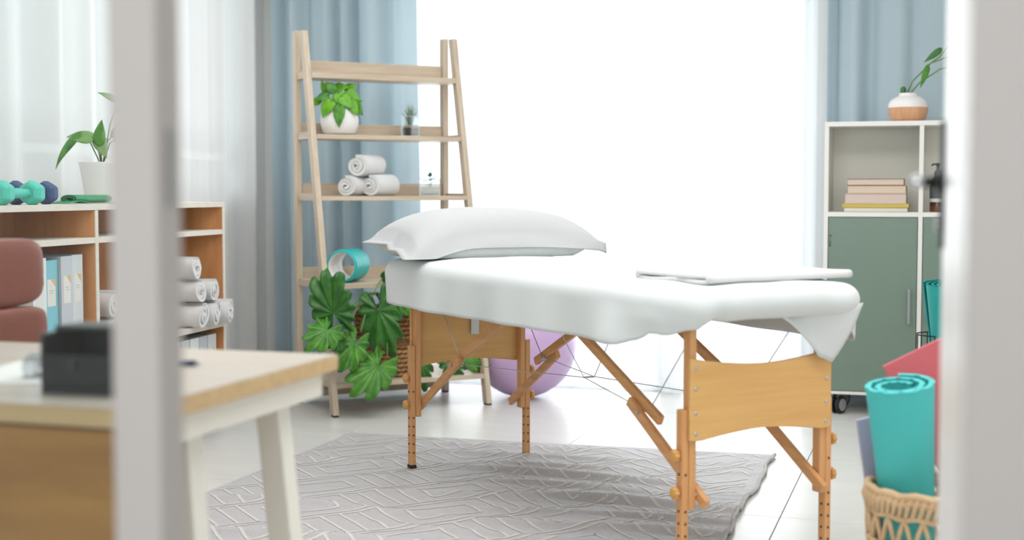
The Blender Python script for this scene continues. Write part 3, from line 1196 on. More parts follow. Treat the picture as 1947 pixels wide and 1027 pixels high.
# ------------------------------------------------------------------ teal foam roller on the fourth tier
fr_ = empty('foam_roller', 'hollow teal ribbed massage roller lying on the ladder shelf', 'roller', lad(-.245, .24, SH[3] + .0225), R(5))
rl = MB()
prof = []
Lr, rr = .20, .081
for k in range(61):
    t = k / 60
    prof.append((rr - .005 + .005 * abs(math.sin(t * PI * 6)) ** .6, Lr * t))
prof = [(rr - .014, 0.0)] + prof + [(rr - .014, Lr)]
rl.lathe(prof, 48)
rl.xf(Matrix.Translation((0, 0, rr)) @ Matrix.Rotation(R(0), 4, 'Z') @ Matrix.Translation((0, -.07, 0)) @ Matrix.Rotation(R(-90), 4, 'X'))
rl.build('ribbed_sleeve', teal_gl, fr_, smooth=True)
r2_ = MB().lathe([(rr - .014, 0.001), (rr - .016, Lr * .5), (rr - .014, Lr - .001)], 48)
r2_.xf(Matrix.Translation((0, 0, rr)) @ Matrix.Rotation(R(0), 4, 'Z') @ Matrix.Translation((0, -.07, 0)) @ Matrix.Rotation(R(-90), 4, 'X'))
r2_.build('core_tube', pot_white, fr_, smooth=True, solid=.003)

# ------------------------------------------------------------------ woven basket with philodendron on the bottom tier
bk = empty('basket_plant', 'large lobed philodendron growing in a brown woven basket on the lowest tier', 'plant', lad(-.035, .255, SH[4] + .0225))


def weave_row(r, z, hgt, n, m, name, parent, ph):
    mb = MB()
    for k in range(n):
        a0 = 2 * PI * (k + ph) / n
        dl = 2 * PI / n * 1.25
        pts = []
        rad = []
        for q in range(5):
            t = q / 4
            a = a0 + dl * (t - .5)
            rr_ = r + .004 * math.sin(PI * t)
            pts.append((rr_ * math.cos(a), rr_ * math.sin(a), z + hgt * .35 * (t - .5)))
            rad.append(hgt * .52 * (.45 + .55 * math.sin(PI * t)))
        mb.tube(pts, rad, 6)
    return mb.build(name, m, parent, smooth=True)


nrow = 15
for k in range(nrow):
    t = k / (nrow - 1)
    z = .012 + .315 * t
    r = .132 + .024 * math.sin(t * PI * .62) - .004 * t
    mt_ = wick_l if t < .42 else wick
    if k == 7:
        MB().lathe([(r - .004, z - .006), (r - .001, z), (r - .004, z + .006)], 40).build('dark_band', ink, bk, smooth=True)
        continue
    weave_row(r, z, .021, 26, mt_ if k < nrow - 1 else wick_w, 'weave_row', bk, (k % 2) * .5)
MB().lathe([(0, .004), (.128, .004), (.145, .10), (.150, .24), (.146, .325), (.138, .33), (.0, .29)], 40).build('basket_body', wick, bk, smooth=True)
MB().lathe([(0, .305), (.138, .303)], 30).build('soil', soil, bk)
bo = Vector(lad(-.035, .255, SH[4] + .0225))
FD = Vector((.707, -.707, 0))
for k, (w, f, z, tw, tz, tf, L_, W_, mm, lob) in enumerate((
        (-.410, .56, .415, -.30, .9, .15, .30, .16, leaf_deep, 11), (-.425, .57, .455, -.75, -.55, .25, .21, .12, leaf_mid, 9),
        (-.205, .50, .575, .15, -.95, .25, .31, .165, leaf_deep, 9), (-.13, .46, .55, .95, -.35, .25, .21, .10, leaf_mid, 9),
        (-.29, .54, .40, -.55, -.75, .25, .24, .12, leaf_mid, 9), (-.165, .56, .285, -.75, -.55, .35, .27, .14, leaf_mid, 9),
        (-.37, .55, .36, -.9, .1, .3, .15, .07, leaf_deep, 9),
        (.055, .42, .27, .12, -.95, .2, .20, .085, leaf_deep, 9), (.18, .41, .24, .5, -.45, .3, .16, .08, leaf_deep, 9), (.395, .40, .26, .1, -.9, .2, .14, .075, leaf_yel, 7),
        (.33, .39, .22, .6, -.1, .3, .14, .06, leaf_yel, 7), (.02, .30, .60, .3, .4, -.2, .18, .09, leaf_deep, 9), (-.06, .33, .58, -.3, .3, .5, .16, .08, leaf_deep, 9),
        (.10, .33, .50, .8, -.1, .4, .18, .09, leaf_deep, 9), (-.10, .43, .39, .2, -.9, .2, .20, .085, leaf_bright, 9), (.27, .42, .235, .9, -.3, .3, .14, .065, leaf_mid, 7))):
    if k == 14:
        continue
    base = Vector(lad(w, f, z)) - bo
    tip = Vector((.707, .707, 0)) * tw + Vector((0, 0, tz)) + FD * tf
    nrm = Vector((.29, -.95, .35)) + CR * random.uniform(-.3, .3)
    place_leaf(leaf_lobed(L_, W_, lob, .18, .30, k), 'leaf', mm, bk, base, tip, nrm)
    s0 = Vector((random.uniform(-.04, .04), random.uniform(-.04, .04), .30))
    up_ = max(base.z + .06, .40)
    mid_ = s0.lerp(base, .55)
    mid_.z = up_
    MB().tube([s0, s0.lerp(mid_, .5) + Vector((0, 0, .06)), mid_, mid_.lerp(base, .6) + Vector((0, 0, .01)), base], .0035, 6).build('stem', stem_m, bk, smooth=True)

# ------------------------------------------------------------------ exercise ball
ball = empty('exercise_ball', 'lilac exercise ball on the floor between the ladder shelf and window', 'ball', (-2.01, 6.735, 0))
prof = []
rb = .272
for k in range(97):
    ph = -PI / 2 + PI * k / 96
    gro = .0012 * (abs(math.sin(ph * 14)) ** 8)
    prof.append(((rb - gro) * math.cos(ph), rb + (rb - gro) * math.sin(ph)))
mb = MB().lathe(prof, 72)
mb.build('ball_skin', lilac, ball, smooth=True)
MB().superq((0, 0, 2 * rb), (.012, .012, .004), 1, 1, 14, 8).build('valve_plug', lilac_d, ball, smooth=True)

# ------------------------------------------------------------------ green cabinet
cab = empty('storage_cabinet', 'white framed storage cabinet with green doors and open upper compartments on wheels', 'cabinet', (-0.505, 6.62, 0))
CW, CD = .87, .33
for x in (0, .426, CW - .02):
    nm = 'divider' if x == .426 else 'side_panel'
    MB().box(x, x + .02, 0, CD, .098, 1.355).build(nm, white_lac, cab, bevel=.001)
MB().box(0, CW, -.001, CD, 1.355, 1.377).build('top_panel', white_lac, cab, bevel=.001)
for x0, x1 in ((.02, .426), (.446, CW - .02)):
    MB().box(x0, x1, 0, CD, .934, .956).build('shelf', white_lac, cab, bevel=.001)
    MB().box(x0, x1, 0, CD, .098, .112).build('bottom_panel', white_lac, cab, bevel=.001)
    MB().box(x0, x1, CD - .008, CD, .112, 1.355).build('back_panel', cab_in, cab)
    d = MB().box(x0 + .003, x1 - .003, .001, .019, .115, .931).build('door', green_m, cab, bevel=.001)
    hx = x1 - .035 if x0 < .2 else x0 + .035
    h = MB().box(hx - .006, hx + .006, -.026, -.018, .44, .60).box(hx - .005, hx + .005, -.018, .001, .455, .465).box(hx - .005, hx + .005, -.018, .001, .575, .585)
    h.build('handle', grey_pl, d, bevel=.002)
    if x0 < .2:
        mk = MB()
        for (zz, hh, ww) in ((.842, .006, .012), (.829, .003, .008), (.818, .003, .010), (.809, .004, .010), (.795, .009, .008)):
            mk.box(.026, .026 + ww, -.0006, .0012, zz, zz + hh)
        mk.build('lettering', ink, d)


def caster(parent, x, y, r=.042, rz=0.0, z=.098):
    c = bpy.data.objects.new('caster', None)
    col.objects.link(c)
    c.parent = parent
    c.location = (x, y, 0)
    c.rotation_euler = (0, 0, rz)
    for s in (-1, 1):
        w = MB().cyl((0, s * .006, r), (0, s * .024, r), r, 28)
        w.build('wheel', rubber, c, bevel=.004)
        MB().cyl((0, s * .0235, r), (0, s * .026, r), r * .70, 24).build('hub_cap', grey_pl, c, bevel=.001)
    f = MB()
    f.bar((0, 0, r), (.012, 0, z - .006), .011, .03, (1, 0, 0))
    f.box(-.02, .03, -.02, .02, z - .006, z)
    f.build('fork', grey_pl, c, bevel=.002)
    return c


for x, y in ((.075, .05), (CW - .075, .05), (.075, CD - .05), (CW - .075, CD - .05)):
    caster(cab, x, y, .042, R(60))


def book(name, label, x0, x1, y0, y1, z0, z1, pages, cover, spine_right=True, tilt=0, ct=.0022):
    e = empty(name, label, 'book', ((x0 + x1) / 2, (y0 + y1) / 2, z0), R(tilt), 'books in the cabinet')
    w, d, h = (x1 - x0) / 2, (y1 - y0) / 2, z1 - z0
    MB().box(-w + .003, w - .002, -d + .002, d - .003, ct, h - ct).build('page_block', pages, e)
    b = MB().box(-w, w, -d, d, 0, ct).box(-w, w, -d, d, h - ct, h)
    b.box(-w, w, d - ct, d, ct, h - ct)
    b.build('cover', cover, e, bevel=.0006)
    return e


bx, by, bz = -.505, 6.65, .957
book('book', 'white-edged book at the bottom of the stack in the cabinet', bx + .088, bx + .378, by, by + .21, bz, bz + .021, paper_w, cover_yel, tilt=.5)
book('book', 'yellow book second from the bottom in the cabinet stack', bx + .080, bx + .385, by - .005, by + .2, bz + .0212, bz + .038, cover_yel, cover_yel)
book('book', 'thick book with rosy page edges in the middle of the cabinet stack', bx + .092, bx + .372, by, by + .19, bz + .0382, bz + .084, paper_pink, paper_pink)
book('book', 'book with peach page edges second from the top in the cabinet stack', bx + .104, bx + .370, by, by + .18, bz + .0842, bz + .123, paper_peach, cover_brown)
book('book', 'dark-covered book with peach page edges on top of the cabinet stack', bx + .104, bx + .360, by, by + .18, bz + .1232, bz + .154, paper_peach, cover_dark)

# amber pump bottle
bt = empty('pump_bottle', 'amber pump bottle with black pump standing in the cabinet', 'bottle', (.006, 6.72, .957))
MB().lathe([(0, 0), (.034, .001), (.037, .006), (.037, .028)], 32).build('base_liquid', amber_lt, bt, smooth=True)
MB().lathe([(.037, .028), (.037, .035), (.0372, .11), (.0365, .125), (.028, .148), (.016, .162), (.014, .17), (0, .17)], 32).build('bottle_body', amber, bt, smooth=True)
MB().lathe([(.0376, .05), (.0376, .122)], 32).build('label', label_g, bt, smooth=True)
MB().lathe([(.0379, .046), (.0379, .062)], 32).build('label_band', label_w, bt, smooth=True)
pu = MB().lathe([(0, .168), (.016, .168), (.016, .190), (.008, .192), (.008, .215), (.011, .216), (.011, .226), (0, .228)], 20)
pu.tube([(0, 0, .221), (-.022, 0, .222), (-.03, 0, .215)], .004, 8)
pu.build('pump', black_pl, bt, smooth=True)

# vase with green stem
va = empty('vase', 'squat vase, white above and wood below, holding trailing stems on the cabinet', 'vase', (-.135, 6.755, 1.378))
MB().lathe([(0, 0), (.068, 0), (.079, .012), (.089, .04), (.0905, .066)], 48).build('wooden_base', vase_wood, va, smooth=True)
MB().lathe([(.0905, .066), (.090, .082), (.079, .102), (.056, .116), (.044, .120), (.041, .128), (.042, .134), (.034, .134), (.032, .12), (0, .118)], 48).build('white_top', vase_white, va, smooth=True)
for k, pts in enumerate((((-.01, 0, .12), (.02, -.01, .19), (.10, -.02, .27), (.24, -.02, .32), (.34, -.02, .32)),
                         ((0, 0, .12), (.05, -.02, .18), (.14, -.03, .24), (.30, -.04, .28)),
                         ((.08, -.015, .255), (.14, -.02, .30), (.22, -.02, .40), (.28, -.02, .45)))):
    MB().tube(pts, .0035, 6).build('stem', stem_m, va, smooth=True)
MB().superq((-.022, -.01, .145), (.014, .012, .02), .8, .8, 12, 8).build('leaf_bud', leaf_deep, va, smooth=True)
for k, (b, tp_, L_, W_, mm) in enumerate((((.085, -.03, .25), (-.25, -.3, -.9), .10, .016, leaf_mid), ((.14, -.02, .33), (-.75, -.2, -.6), .09, .016, leaf_deep),
                                       ((.20, -.03, .36), (.25, -.2, .85), .11, .036, leaf_mid), ((.24, -.02, .46), (-.35, -.1, .9), .07, .02, leaf_mid),
                                       ((.19, -.03, .215), (.9, -.2, -.2), .10, .03, leaf_mid), ((.30, -.04, .28), (.9, 0, .3), .10, .035, leaf_deep), ((.26, -.02, .44), (.8, 0, .5), .11, .04, leaf_mid))):
    place_leaf(leaf_heart(L_, W_, .2, .2), 'leaf', mm, va, b, tp_, (.29, -.95, .2))


# ------------------------------------------------------------------ yoga mats and baskets on the right
def mat_roll(r0, r1, r_in, h, turns, th):
    """rolled foam mat standing on z=0, radius r0 at the base and r1 on top"""
    N = int(turns * 40)
    rows = []
    for z, r in ((0, r0), (h * .25, r0 + (r1 - r0) * .25), (h * .5, r0 + (r1 - r0) * .5), (h * .75, r0 + (r1 - r0) * .75), (h - .004, r1), (h, r1 - .001)):
        out, inn = [], []
        for i in range(N + 1):
            t = i / N
            a = 2 * PI * turns * t + 0.6
            rad = r_in + (r - th - r_in) * t
            out.append(((rad + th) * math.cos(a), (rad + th) * math.sin(a), z + .006 * t))
            inn.append((rad * math.cos(a), rad * math.sin(a), z + .006 * t))
        rows.append(out + inn[::-1])
    m = MB().grid(rows, True)
    n = len(rows[0])
    for base in (0, (len(rows) - 1) * n):
        for i in range(N):
            q = (base + i, base + n - 1 - i, base + n - 2 - i, base + i + 1)
            m.f.append(q)
    return m


# open-work cane basket in the foreground
BKX, BKY = .005, 3.345
wb_ = empty('cane_basket', 'natural cane open-work basket holding exercise mats by the door', 'basket', (BKX, BKY, 0))
rg = lambda z: .118 + .032 * math.sin(min(1, z / .36) * PI * .55)
for k, z in enumerate((.008, .03, .10, .17, .24, .31, .345, .36)):
    n = 48
    MB().tube([(rg(z) * math.cos(2 * PI * i / n), rg(z) * math.sin(2 * PI * i / n), z + .003 * math.sin(i * 1.7)) for i in range(n)], .010 if k > 5 else .007, 8, closed=True).build('ring', cane, wb_, smooth=True)
for lv, (z0, z1) in enumerate(((.03, .10), (.10, .17), (.17, .24), (.24, .31))):
    n = 22
    for k in range(n):
        a0 = 2 * PI * (k + .5 * (lv % 2)) / n
        for s in (-.5, .5):
            a1 = a0 + s * 2 * PI / n
            sm_ = MB().tube([(rg(z0) * math.cos(a0), rg(z0) * math.sin(a0), z0), (rg((z0 + z1) / 2) * math.cos((a0 + a1) / 2) * 1.01, rg((z0 + z1) / 2) * math.sin((a0 + a1) / 2) * 1.01, (z0 + z1) / 2), (rg(z1) * math.cos(a1), rg(z1) * math.sin(a1), z1)], .0055, 6)
            sm_.build('strand', cane, wb_, smooth=True)
n = 60
ed = MB()
for k in range(n):
    a = 2 * PI * k / n
    a2 = a + 2 * PI / n * 1.2
    ed.tube([(rg(.31) * math.cos(a), rg(.31) * math.sin(a), .31), ((rg(.34) + .008) * math.cos((a + a2) / 2), (rg(.34) + .008) * math.sin((a + a2) / 2), .338), (rg(.36) * math.cos(a2), rg(.36) * math.sin(a2), .366)], .0065, 6)
ed.build('rim_braid', cane, wb_, smooth=True)
MB().lathe([(0, .004), (.112, .004), (.112, .012), (0, .012)], 36).build('basket_floor', cane, wb_)

mr = mat_roll(.048, .089, .030, .585, 2.15, .0105)
mro = mr.build('exercise_mat', teal, None, smooth=False)
mro.data.polygons.foreach_set('use_smooth', [True] * len(mro.data.polygons))
bv = mro.modifiers.new('bevel', 'BEVEL')
bv.width = .002
bv.segments = 2
bv.limit_method = 'ANGLE'
bv.angle_limit = R(50)
mro.location = (-.034, 3.385, .022)
mro.rotation_euler = (R(8), R(-4.5), 0)
tag(mro, 'rolled teal exercise mat standing in the foreground cane basket', 'mat')
pm_ = MB().box(0, .17, -.006, .006, -.32, 0).build('foam_sheet', pink_m, None, bevel=.002)
pm_.location = (-.118, 3.44, .628)
pm_.rotation_euler = (R(-3), R(-28), R(8))
tag(pm_, 'pink exercise mat sticking out at an angle behind the rolled teal mat', 'mat')
vm = MB().box(-.04, .05, -.004, .004, 0, .50).build('foam_sheet', purple_m, None, bevel=.002)
vm.location = (-.072, 3.446, .02)
vm.rotation_euler = (R(2), R(-10), R(28))
tag(vm, 'muted purple exercise mat corner beside the rolled teal mat', 'mat')

# second basket by the cabinet: black wire with another rolled mat
w2 = empty('wire_basket', 'black wire basket standing in front of the green cabinet', 'basket', (.035, 5.86, 0))
for z in (.01, .10, .20, .30, .40, .47):
    n = 40
    MB().tube([(.105 * math.cos(2 * PI * i / n), .105 * math.sin(2 * PI * i / n), z) for i in range(n)], .003, 6, closed=True).build('wire_ring', black_wire, w2, smooth=True)
for k in range(20):
    a = 2 * PI * k / 20
    MB().tube([(.105 * math.cos(a), .105 * math.sin(a), .01), (.105 * math.cos(a), .105 * math.sin(a), .47)], .0022, 6).build('wire_upright', black_wire, w2, smooth=True)
MB().lathe([(0, .006), (.104, .006), (.104, .010), (0, .010)], 30).build('basket_floor', black_wire, w2)
mr2 = mat_roll(.030, .108, .016, .66, 4.2, .006)
m2o = mr2.build('exercise_mat', teal_d, None)
m2o.data.polygons.foreach_set('use_smooth', [True] * len(m2o.data.polygons))
bv = m2o.modifiers.new('bevel', 'BEVEL')
bv.width = .0015
bv.limit_method = 'ANGLE'
bv.angle_limit = R(50)
m2o.location = (.062, 5.86, .022)
m2o.rotation_euler = (R(3), R(-6), 1.0)
tag(m2o, 'rolled teal exercise mat standing in the wire basket by the cabinet', 'mat')

# ------------------------------------------------------------------ shelf unit along the left wall
CA = R(4.69)
cub = empty('shelf_unit', 'plywood shelf unit with brown compartments along the side wall', 'shelf', (-3.01, 5.46, 0), CA)
D = .335
UL = 2.25
EB = .004


def board(name, x0, x1, y0, y1, z0, z1, m, edge='front', parent=cub):
    o = MB().box(x0, x1, y0, y1, z0, z1).build(name, m, parent, bevel=.001)
    if edge:
        MB().box(x1 + .0002, x1 + EB, y0, y1, z0, z1).build('edge_band', ply_edge, o, bevel=.0008)
    return o


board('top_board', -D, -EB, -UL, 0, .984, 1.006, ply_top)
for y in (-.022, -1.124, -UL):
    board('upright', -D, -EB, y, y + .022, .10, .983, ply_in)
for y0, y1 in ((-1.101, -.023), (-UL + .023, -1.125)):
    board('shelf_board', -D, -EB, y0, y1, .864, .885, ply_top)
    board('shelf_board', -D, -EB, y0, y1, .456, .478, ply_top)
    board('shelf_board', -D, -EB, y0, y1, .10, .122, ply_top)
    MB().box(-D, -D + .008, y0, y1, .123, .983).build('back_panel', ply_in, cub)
for x, y in ((-.05, -.05), (-D + .05, -.05), (-.05, -UL + .05), (-D + .05, -UL + .05), (-.05, -1.1), (-D + .05, -1.1)):
    caster(cub, x, y, .040, R(70), .0995)


def cubw(x, y, z):
    c, s = math.cos(CA), math.sin(CA)
    return (-3.01 + c * x - s * y, 5.46 + s * x + c * y, z)


def binder(label, y0, y1, z, h, body, side, front=-.025, group='ring binders in the shelf unit'):
    e = empty('ring_binder', label, 'binder', cubw(front, (y0 + y1) / 2, z), CA, group)
    w = (y1 - y0) / 2 - .001
    d = .27
    b = MB().box(-d, -.001, -w, -w + .003, 0, h).box(-d, -.001, w - .003, w, 0, h)
    b.build('cover_board', side, e)
    MB().box(-.0035, 0, -w, w, 0, h).build('spine', body, e, bevel=.0008)
    MB().box(-d + .01, -.03, -w + .006, w - .006, .006, h - .012).build('papers', paper_w, e)
    lb = MB().box(0, .0006, -w * .62, w * .62, h * .52, h * .80).build('spine_label', label_w, e)
    MB().prism([(w * .62, h * .80), (-w * .1, h * .80), (w * .62, h * .72)], .0006, .0011, lambda a, b, c: (c, a, b)).build('label_corner', tan_m, lb)
    tx = MB()
    for k in range(2):
        tx.box(.0006, .001, -w * .3, w * .3, h * (.655 + .025 * k), h * (.660 + .025 * k))
    tx.build('label_print', grey_pl, lb)
    hl = MB().cyl((.0, 0, h * .12), (.0008, 0, h * .12), .012, 20)
    hl.build('finger_hole', ink, e)
    MB().tube([(.001, .013 * math.cos(a), h * .12 + .013 * math.sin(a)) for a in [2 * PI * k / 20 for k in range(20)]], .0016, 6, closed=True).build('hole_ring', chrome, e, smooth=True)
    return e


zb = .4785
binder('white ring binder beside the brown chair back in the shelf unit', -1.502, -1.415, zb, .345, binder_white, binder_white)
binder('teal ring binder in the shelf unit', -1.412, -1.325, zb, .335, binder_teal, binder_tealD, -.035)
binder('grey ring binder beside the teal one in the shelf unit', -1.322, -1.243, zb, .345, binder_grey, binder_grey)
binder('light grey ring binder at the right end of the upper binder row', -1.241, -1.165, zb, .347, binder_lt, binder_grey, -.03)
for k, (y0, y1, m_, lb_) in enumerate(((-.50, -.415, binder_white, 'white ring binder left of the others under the towels'), (-.32, -.235, binder_white, 'white ring binder second from the end under the rolled towels'),
                                  (-.232, -.15, binder_grey, 'grey ring binder under the rolled towels'), (-.41, -.325, binder_lt, 'light grey ring binder behind the door post under the towels'), (-.147, -.06, binder_lt, 'light grey ring binder at the far end under the rolled towels'))):
    binder(lb_, y0, y1, .1225, .305, m_, binder_grey, -.02, 'ring binders on the lower shelf')

G2 = 'rolled towels in the shelf unit'
zt = .4785


def ctowel(label, y, z, front, seed, r=.052, rz=0):
    # front end faces the room (+x local): roll axis runs to -x
    add_towel(label, G2, cubw(front, y, z), CA + R(90 + rz), r, .28, seed, 2.5)


ctowel('rolled towel at the far end of the bottom row in the shelf unit', -.080, zt, .055, 11, .055, 7)
ctowel('rolled towel second from the far end of the bottom row in the shelf unit', -.198, zt, .045, 12, .055, 6)
ctowel('rolled towel with wide spiral, bottom row right beside the door post', -.318, zt, .04, 13, .056, 5)
ctowel('rolled towel in the upper row resting between two bottom towels', -.185, zt + .103, .03, 14, .052, 8)
ctowel('rolled towel in the middle row right beside the door post', -.318, zt + .106, .03, 15, .052, 3)
ctowel('rolled towel on top of the stack beside the door post', -.335, zt + .206, .02, 16, .050, 2)
ctowel('lower rolled towel lying by the divider in the shelf unit', -1.005, zt, .0, 17, .055, 0)
ctowel('upper rolled towel lying by the divider in the shelf unit', -1.000, zt + .105, .0, 18, .052, 0)


# on top of the unit
def dumbbell(label, m, p0, p1, z):
    a, b = Vector(cubw(*p0, 0)), Vector(cubw(*p1, 0))
    mid_ = (a + b) / 2
    ang = math.atan2(b.y - a.y, b.x - a.x)
    e = empty('dumbbell', label, 'dumbbell', (mid_.x, mid_.y, z), ang, 'dumbbells on the shelf unit')
    L_ = (b - a).length
    r = .045
    for s in (-1, 1):
        h = MB()
        rows = []
        for x, rr in ((-.031, .0), (-.031, .028), (-.025, .038), (-.01, r), (.01, r), (.025, .038), (.031, .028), (.031, 0)):
            rows.append([(s * L_ / 2 + x, rr * math.cos(2 * PI * k / 6 + PI / 6), rr * math.sin(2 * PI * k / 6 + PI / 6) + r * .866) for k in range(6)])
        h.grid(rows, True)
        h.build('weight_head', m, e, bevel=.006, smooth=False, seg=3)
    hm_ = MB().tube([(-L_ / 2, 0, r * .866), (-L_ / 4, 0, r * .866), (0, 0, r * .866), (L_ / 4, 0, r * .866), (L_ / 2, 0, r * .866)], [.016, .014, .017, .014, .016], 16)
    hm_.build('handle', m, e, smooth=True)
    return e


dumbbell('teal hex dumbbell on the shelf unit', db_teal, (-.036, -1.655), (-.036, -1.475), 1.0068)
dumbbell('navy blue hex dumbbell on the shelf unit', db_blue, (-.126, -1.43), (-.126, -1.24), 1.0068)
rb_ = empty('resistance_band', 'green elastic band folded on the shelf unit beside the plant pot', 'exercise band', cubw(-.10, -1.02, 1.0065), CA)
rows = []
for i in range(30):
    t = i / 29
    rows.append([(x, -.19 + .16 * t, .003 + .014 * math.sin(PI * t * 1.0) ** 2 * t) for x in (-.04, 0, .04)])
MB().grid(rows).build('band_tail', band_m, rb_, smooth=True, solid=.003)
sp = []
for i in range(70):
    t = i / 69
    a_ = 2 * PI * 2.6 * t
    rr_ = .006 + .012 * t
    sp.append((rr_ * 1.9 * math.cos(a_), rr_ * .85 * math.sin(a_) + .0175))
rows = [[(x, y, z) for x, z in sp] for y in (-.11, -.03, .06, .15)]
MB().grid(rows).build('band_roll', band_m, rb_, smooth=True, solid=.003)
rb2 = MB().box(-.04, .04, -.035, .035, 0, .006).build('resistance_band', band2_m, None, bevel=.002)
rb2.location = cubw(-.08, -.80, 1.0065)
rb2.rotation_euler = (0, 0, CA + R(15))
tag(rb2, 'pale green folded band beside the door post on the shelf unit', 'exercise band')

pp = empty('potted_plant', 'leafy green plant in a tapered white pot on the shelf unit', 'plant', cubw(-.19, -.725, 1.0065))
MB().lathe([(0, 0), (.058, 0), (.064, .01), (.088, .155), (.090, .160), (.085, .160), (.080, .14), (0, .138)], 40).build('pot', pot_white, pp, smooth=True)
MB().lathe([(0, .145), (.082, .144)], 30).build('soil', soil, pp)
for k, (r, u, d, L_, W_, tr, tu, cu) in enumerate(((-.085, .265, .03, .16, .020, -.70, -.62, .5), (-.03, .255, .03, .10, .030, -.9, .15, .3), (.0, .235, .04, .09, .026, .1, .8, .2),
                                               (-.01, .26, .02, .09, .03, .3, -.7, .2), (.05, .27, .0, .12, .03, .7, .5, .3), (.07, .40, .0, .09, .016, -.6, .35, .4), (.07, .25, .02, .12, .03, .9, .2, .4))):
    base = CR * r + Vector((0, 0, u)) + Vector((.29, -.95, 0)) * d
    tip = CR * tr + Vector((0, 0, tu)) + Vector((.29, -.95, 0)) * .1
    place_leaf(leaf_heart(L_, W_, cu, .2), 'leaf', leaf_pale if k % 2 else leaf_mid, pp, base, tip, Vector((.29, -.95, .5)))
    MB().tube([(0, 0, .14), tuple(Vector((0, 0, .16)).lerp(base, .5) + Vector((0, 0, .03))), tuple(base)], .0025, 6).build('stem', stem_m, pp, smooth=True)

# ------------------------------------------------------------------ desk in the foreground
desk = empty('desk', 'blond wood desk with white metal frame and wood front panel, left foreground', 'desk', (-1.115, 1.75, 0))
DW, DD = 1.6, .717
MB().box(-DW, 0, 0, DD, .702, .7305).build('desktop_core', desk_edge_m, desk, bevel=.002)
MB().box(-DW + .001, -.001, .001, DD - .001, .7307, .7325).build('desktop_surface', desk_top_m, desk)
MB().box(-DW + .1, -.052, .04, .058, .22, .690).build('front_panel', desk_panel_m, desk, bevel=.002)
for y in (.025, DD - .075):
    MB().box(-DW + .05, -.04, y if y > .1 else y + .04, y + .04 if y > .1 else y + .065, .665, .700).build('apron_beam', white_metal, desk, bevel=.002)
MB().box(-.12, -.025, .060, DD - .02, .652, .701).build('apron_beam', white_metal, desk, bevel=.002)
for y0, s in ((.31, -1), (DD - .075, 1)):
    for x0, sx in ((-.108, 1), (-DW + .11, -1)):
        MB().bar((x0, y0, .66), (x0 + sx * .055, y0 + s * .02, .0), .05, .05, (1, 0, 0)).build('leg', white_metal, desk, bevel=.004)
# black desk tray
bo_ = empty('desk_organizer', 'black desktop box with an open slot, standing on the desk', 'organizer', (-1.268, 1.905, .7327), R(2))
hw = .078
b = MB().box(-hw, hw, -.06, .06, 0, .012).box(-hw, -hw + .007, -.06, .06, .012, .096).box(hw - .007, hw, -.06, .06, .012, .096)
b.box(-hw + .007, hw - .007, .054, .06, .012, .096).box(-hw + .007, hw - .007, -.06, -.053, .012, .062)
b.build('shell', black_pl, bo_, bevel=.003)
MB().box(-hw, hw, -.020, .06, .0962, .104).build('top_plate', mat('charcoal_plastic', (48, 52, 55), .4), bo_, bevel=.003)
MB().box(-hw + .009, hw - .009, -.05, .05, .013, .045).build('inner_tray', black_pl, bo_, bevel=.002)
MB().cyl((-.02, -.066, .048), (-.02, -.0605, .048), .008, 16).build('button', MATS['charcoal_plastic'], bo_)
ps = MB().box(-.10, .10, -.15, .15, 0, .004).build('paper_sheets', paper_sheet, None, bevel=.0008)
ps.location = (-1.50, 2.06, .7327)
ps.rotation_euler = (0, 0, R(12))
tag(ps, 'white sheets of paper lying on the desk left of the black box', 'paper')
st = empty('stapler', 'grey metal stapler with bright top lying on the desk left of the black box', 'stapler', (-1.405, 2.00, .7370), R(25))
MB().box(-.07, .07, -.012, .012, 0, .008).build('base_plate', grey_pl, st, bevel=.002)
b = MB().prism([(-.07, .012), (.065, .028), (.07, .036), (.06, .044), (-.06, .040), (-.072, .03)], -.011, .011, lambda a, b_, c: (a, c, b_))
b.build('top_arm', chrome, st, bevel=.004)
MB().cyl((-.06, -.013, .016), (-.06, .013, .016), .012, 16).build('hinge', steel, st)
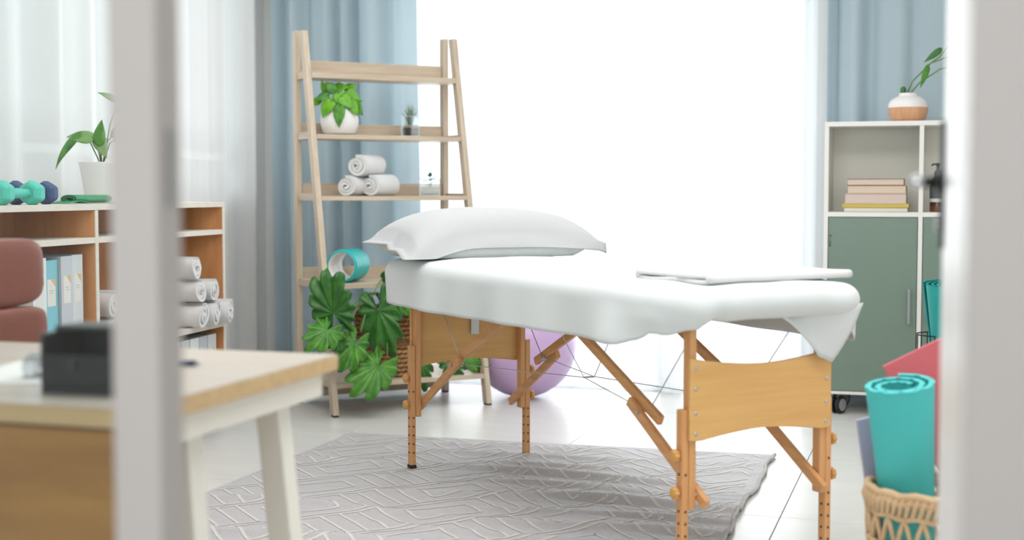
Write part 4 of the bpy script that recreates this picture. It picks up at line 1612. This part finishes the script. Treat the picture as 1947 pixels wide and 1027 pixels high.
pn = empty('pen', 'dark blue pen lying on the desk beside the door post', 'pen', (-1.335, 2.20, .7328), R(20))
MB().tube([(-.06, 0, .006), (.05, 0, .006)], .0055, 12).build('barrel', blue_pen, pn, smooth=True)
MB().tube([(.05, 0, .006), (.066, 0, .006)], [.0055, .001], 12).build('nib', steel, pn, smooth=True)

# ------------------------------------------------------------------ brown chair behind the desk
ch = empty('office_chair', 'brown leather padded swivel chair behind the desk', 'chair', (-2.02, 2.90, 0), R(3))
MB().superq((-.235, 0, .845), (.030, .215, .088), .45, .30, 36, 20).build('upper_back_pad', brown_l, ch, smooth=True)
MB().superq((-.225, 0, .695), (.028, .215, .062), .45, .30, 36, 20).build('lower_back_pad', brown_l, ch, smooth=True)
MB().superq((.0, 0, .445), (.235, .215, .038), .5, .30, 36, 20).build('seat_pad', brown_l, ch, smooth=True)
MB().superq((.02, 0, .385), (.245, .22, .032), .5, .30, 36, 20).build('under_seat_pad', brown_l, ch, smooth=True)
for s in (-1, 1):
    MB().tube([(-.12, s * .12, .36), (-.24, s * .12, .42), (-.268, s * .12, .6), (-.272, s * .12, .88)], .011, 10).build('back_bracket', black_pl, ch, smooth=True)
MB().cyl((0, 0, .08), (0, 0, .36), .026, 20).build('column', chrome, ch, smooth=True)
MB().box(-.10, .10, -.13, .13, .335, .356).build('seat_plate', black_pl, ch, bevel=.003)
for k in range(5):
    a = 2 * PI * k / 5 + .2
    lg = MB().bar((.02 * math.cos(a), .02 * math.sin(a), .10), (.27 * math.cos(a), .27 * math.sin(a), .075), .035, .025).build('base_arm', chrome, ch, bevel=.004)
    w = MB()
    c_, s_ = math.cos(a + PI / 2), math.sin(a + PI / 2)
    cx_, cy_ = .27 * math.cos(a), .27 * math.sin(a)
    for q in (-1, 1):
        w.cyl((cx_ + c_ * q * .006, cy_ + s_ * q * .006, .027), (cx_ + c_ * q * .022, cy_ + s_ * q * .022, .027), .027, 18)
    w.cyl((cx_, cy_, .027), (cx_, cy_, .07), .006, 8)
    w.build('caster', rubber, ch)
